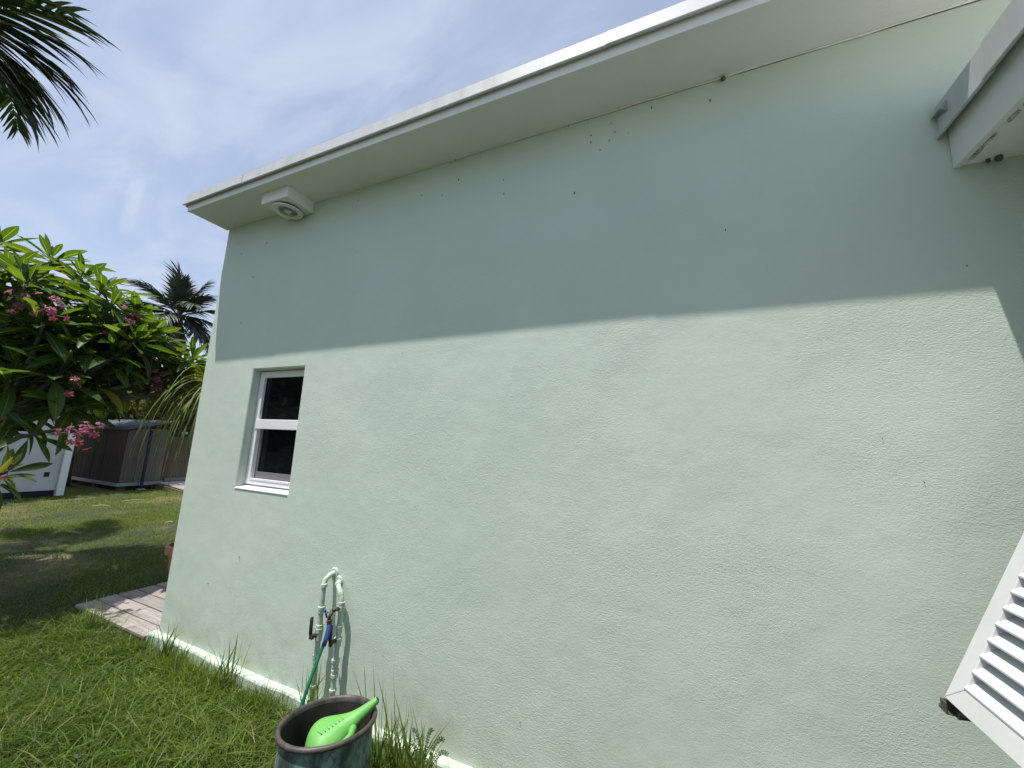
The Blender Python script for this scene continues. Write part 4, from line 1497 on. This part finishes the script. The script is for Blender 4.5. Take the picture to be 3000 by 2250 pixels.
# far lawn
fark = lambda x, y, r_: (r_.random(len(x)) < .25 + .9 * vnoise(x, y, .8, 22)) & ~((x < -13.45) & (y > 5.25)) & ~((x < -13.4) & (y < 4.35) & (y > 2.5))
x, y = scatter(90000, -16.5, -9.3, 1.2, 9.0, fark, 21)
h = np.random.default_rng(23).uniform(.03, .075, len(x))
parts.append(blades('g', x, y, -.015, h, np.random.default_rng(24).uniform(.004, .009, len(x)), np.random.default_rng(25).uniform(.3, 1.3, len(x)), gcols(x, y, .14, 26) * 1.25, 2, 27))
vs, fs, cs, o_ = [], [], [], 0
for V_, F_, C_ in parts:
    vs.append(V_); fs.append(F_ + o_); cs.append(C_)
    o_ += len(V_)
go = link('grass', raw_mesh('grass', np.concatenate(vs), np.concatenate(fs), GR, np.concatenate(cs)))
tag(go, 'green lawn grass around the frangipani and along the house', 'grass', kind='stuff')

# broad weed leaves mixed into the near grass
x, y = scatter(650, -4.6, -1.0, .6, 1.82, near, 31)
r_ = np.random.default_rng(32)
VV, FF, CC, o_ = [], [], [], 0
for i in range(len(x)):
    hgt = r_.uniform(.03, .09)
    for k in range(3):
        a_ = r_.uniform(0, 6.28)
        ln = r_.uniform(.012, .03)
        tl_ = r_.uniform(-.2, .6)
        c0 = np.array([x[i], y[i], hgt - .01])
        dx = np.array([cos(a_), sin(a_), tl_])
        sx = np.array([-sin(a_), cos(a_), r_.uniform(-.3, .3)])
        VV += [c0, c0 + dx * ln * .5 + sx * ln * .3, c0 + dx * ln, c0 + dx * ln * .5 - sx * ln * .3]
        FF.append((o_, o_ + 1, o_ + 2, o_ + 3))
        CC += [np.array([.03, .065, .018]) * r_.uniform(.7, 1.5)] * 4
        o_ += 4
wo_ = link('clover', raw_mesh('clover', VV, FF, GR, np.array(CC)))
tag(wo_, 'small broad weed leaves among the near grass', 'weeds', kind='stuff')

# tall tufts standing against the wall
TGM = mat('tuft_blade', (.065, .12, .02), .5, c2=(.17, .22, .05), vscale=6, trans=.28, rand=.25, coord='Object')


def tuft(label, base, tips, extra, seed):
    q = random.Random(seed)
    t_ = thing('grass_tuft', label, 'grass tuft', base, 'tall grass tufts by the wall')
    bl_ = []
    for tp_ in tips:
        bl_.append((Vector(tp_), q.uniform(.005, .0085)))
    for k in range(extra):
        a_ = q.uniform(0, 2 * pi)
        hh = q.uniform(.12, .34)
        rr_ = q.uniform(.03, .16)
        v_ = Vector(base) + Vector((cos(a_) * rr_ * 1.2, sin(a_) * rr_ * .7, hh))
        v_.y = min(v_.y, 1.87)
        bl_.append((v_, q.uniform(.003, .0065)))
    for tp_, wd in bl_:
        b0 = Vector(base) + Vector((q.uniform(-.09, .09), q.uniform(-.05, .04), -.01))
        b0.y = min(b0.y, 1.84)
        md = b0.lerp(tp_, .5) + Vector((0, 0, .05 + .1 * (tp_ - b0).xy.length))
        pts = bez(b0, b0.lerp(md, .6), md, tp_, 5)
        sd = Vector((q.uniform(-1, 1), q.uniform(-.5, .5), 0))
        sd = (sd if abs(sd.x) > .2 else Vector((1, 0, 0))).normalized()
        V_, F_ = [], []
        for k, p in enumerate(pts):
            ww = wd * (1 - (k / 5) ** 2) + .0003
            V_ += [tuple(p - sd * ww), tuple(p + sd * ww)]
        F_ = [(2 * k, 2 * k + 1, 2 * k + 3, 2 * k + 2) for k in range(5)]
        link('blade', raw_mesh('blade', V_, F_, TGM, smooth=True), t_)


tuft('tall grass tuft right behind the pot under the watering can spout', (-1.36, 1.74, 0), [(-1.576, 1.75, .521), (-1.372, 1.75, .511), (-1.348, 1.75, .416), (-1.639, 1.75, .428), (-1.5, 1.78, .44), (-1.44, 1.76, .46), (-1.40, 1.74, .40), (-1.55, 1.80, .47)], 60, 1)
tuft('grass tuft between the pot and the bare end of the plinth', (-1.2, 1.74, 0), [(-1.243, 1.75, .373), (-1.336, 1.72, .428), (-1.234, 1.75, .288), (-1.015, 1.75, .37), (-1.20, 1.7, .33), (-1.12, 1.74, .26)], 80, 2)
tuft('sparse grass tuft at the foot of the two painted pipes', (-1.93, 1.79, 0), [(-1.94, 1.75, .407), (-1.97, 1.78, .36), (-1.9, 1.78, .33), (-2.02, 1.8, .3), (-1.86, 1.8, .34), (-1.82, 1.8, .28)], 26, 3)
tuft('low grass tuft against the plinth halfway to the house corner', (-2.75, 1.8, 0), [(-2.72, 1.83, .28), (-2.8, 1.83, .25), (-2.66, 1.83, .22)], 26, 4)
tuft('small grass tuft at the plinth beside the house corner', (-3.45, 1.81, 0), [(-3.42, 1.84, .24), (-3.5, 1.84, .2), (-3.32, 1.84, .22)], 22, 5)
tuft('thick leaning grass clump at the front edge of the boardwalk', (-4.35, 1.72, 0), [(-4.7, 1.6, .16), (-4.2, 1.5, .17), (-4.8, 1.8, .15)], 40, 6)

weed = thing('weed_plant', 'feathery leaved weed standing at the right end of the grass', 'weed', (-1.13, 1.72, 0))
WD = mat('weed_leaf', (.04, .085, .02), .55, c2=(.07, .12, .03), vscale=20, trans=.25)
q = random.Random(5)
for k, (dx, dz) in enumerate(((-.05, .30), (.0, .33), (.055, .31), (-.07, .24), (.07, .26))):
    b0 = Vector((-1.13, 1.72, 0))
    e_ = b0 + Vector((dx, .02, dz))
    tip = e_ + Vector((dx * .7 + (.02 if k % 2 else -.01), .01, -.035))
    pts = bez(b0, b0 + Vector((0, 0, dz * .6)), e_, tip, 10)
    m_ = MB().tube(pts, [.0025 * (1 - .06 * i) for i in range(11)], 5)
    for i in range(4, 11):
        for sg in (-1, 1):
            p = pts[i]
            dd = (pts[i] - pts[i - 1]).normalized()
            sd = Vector((dd.z, 0, -dd.x)) * sg
            for jj in (0, .5):
                pp = p - dd * .02 * jj
                a2 = pp + sd * .013 + dd * .003
                m_.add([pp, pp + sd * .006 + dd * .004, a2, pp + sd * .006 - dd * .004], [(0, 1, 2, 3)])
    m_.build('stem', WD, weed)

# twigs and fallen leaves on the lawn
STRAW = mat('straw', (.42, .36, .2), .85, c2=(.5, .45, .3), vscale=10)
for lab, a_, b_ in (('pale dry twig on the grass in front of the shed', (-10.9, 3.95, .06), (-10.75, 4.15, .065)),
                    ('long straw coloured stalk on the grass near the platform', (-11.3, 4.55, .05), (-11.2, 4.9, .06)),
                    ('short pale twig on the sunny grass by the house corner', (-8.2, 3.95, .06), (-8.1, 4.0, .08))):
    tw = MB().tube([a_, (Vector(a_) + Vector(b_)) / 2 + Vector((0, .01, .012)), b_], [.007, .008, .005], 6).build('twig', STRAW, None)
    tag(tw, lab, 'twig', 'dry twigs on the lawn')

# ------------------------------------------------------------------ insect cases on the wall
BAG = mat('insect_case', (.07, .072, .06), .9, c2=(.13, .125, .1), vscale=300)
PTS = [(-0.425, 3.401), (-0.425, 3.354), (-0.373, 3.291), (-0.324, 3.337), (-0.292, 3.379), (-0.22, 3.348), (-0.314, 3.439), (-0.446, 3.492), (-0.557, 3.506), (-0.101, 3.463), (0.175, 3.406), (-1.294, 3.352), (-1.328, 3.505), (-0.965, 3.264), (-0.957, 3.169), (-1.414, 3.268), (-1.586, 3.31), (-0.515, 3.065), (0.215, 2.692), (-3.59, 3.321), (-3.516, 3.208), (-3.19, 3.256), (-3.296, 2.965), (-2.124, 2.987), (-2.175, 3.406), (0.996, 2.389), (0.802, 1.584), (0.699, 1.738), (-1.626, 2.203), (-3.36, 2.562), (-3.246, 0.533), (-2.971, 0.522), (-2.935, 0.766), (-0.725, 0.362)]
cm_ = MB().lathe([(.0004, -.011), (.0022, -.008), (.0036, 0), (.0030, .006), (.0012, .010), (.0002, .011)], 8)
WHERE = {9: 'tiny insect case just left of and below the nest at the soffit', 10: 'dark insect case right below the nest at the soffit',
         17: 'lone insect case below and left of the soffit cluster', 18: 'lone insect case halfway down the shaded wall right of centre',
         19: 'insect case nearest the upper left corner of the wall', 20: 'insect case second from the upper left wall corner, slightly lower',
         21: 'insect case on the wall right below the air vent box', 22: 'insect case lower than the air vent on the shaded left wall',
         23: 'lone insect case in the shade above and right of the window', 24: 'insect case under the soffit right of the air vent',
         25: 'insect case in the shade near the right shadow corner', 26: 'right one of two insect cases left of the shutter',
         27: 'left one of two insect cases left of the shutter', 28: 'lone insect case just below the shadow edge right of the window',
         29: 'insect case in the shade close above the window left side', 30: 'left one of two low insect cases near the house corner',
         31: 'right one of two low insect cases near the house corner', 32: 'upper one of the three insect cases below the window',
         33: 'lone insect case low on the wall right of the weed'}
c0 = None
q = random.Random(2)
for i, (x, z) in enumerate(PTS):
    if c0 is None:
        ob = cm_.build('insect_case', BAG, None, smooth=True)
        c0 = ob
    else:
        ob = c0.copy()
        col.objects.link(ob)
    tag(ob, WHERE.get(i, 'tiny dark insect case, one of the loose cluster under the middle of the soffit' if i < 9 else 'tiny dark insect case, one of a scattered row below the left half of the soffit'), 'insect case', 'insect cases on the wall')
    s_ = q.uniform(.42, .8)
    ob.location = (x, 1.896, z)
    ob.rotation_euler = (q.uniform(.05, .3), q.uniform(-.5, .5), 0)
    ob.scale = (s_, s_ * .8, s_ * q.uniform(.7, 1.1))
bug = thing('wasp_nest', 'dark little nest hanging where the wall meets the soffit', 'nest', (.235, 1.885, 3.515))
MB().lathe([(.002, 3.518), (.004, 3.508), (.011, 3.502), (.012, 3.494), (.0, 3.49)], 10, (.235, 1.885, 0)).build('nest', BAG, bug, smooth=True)
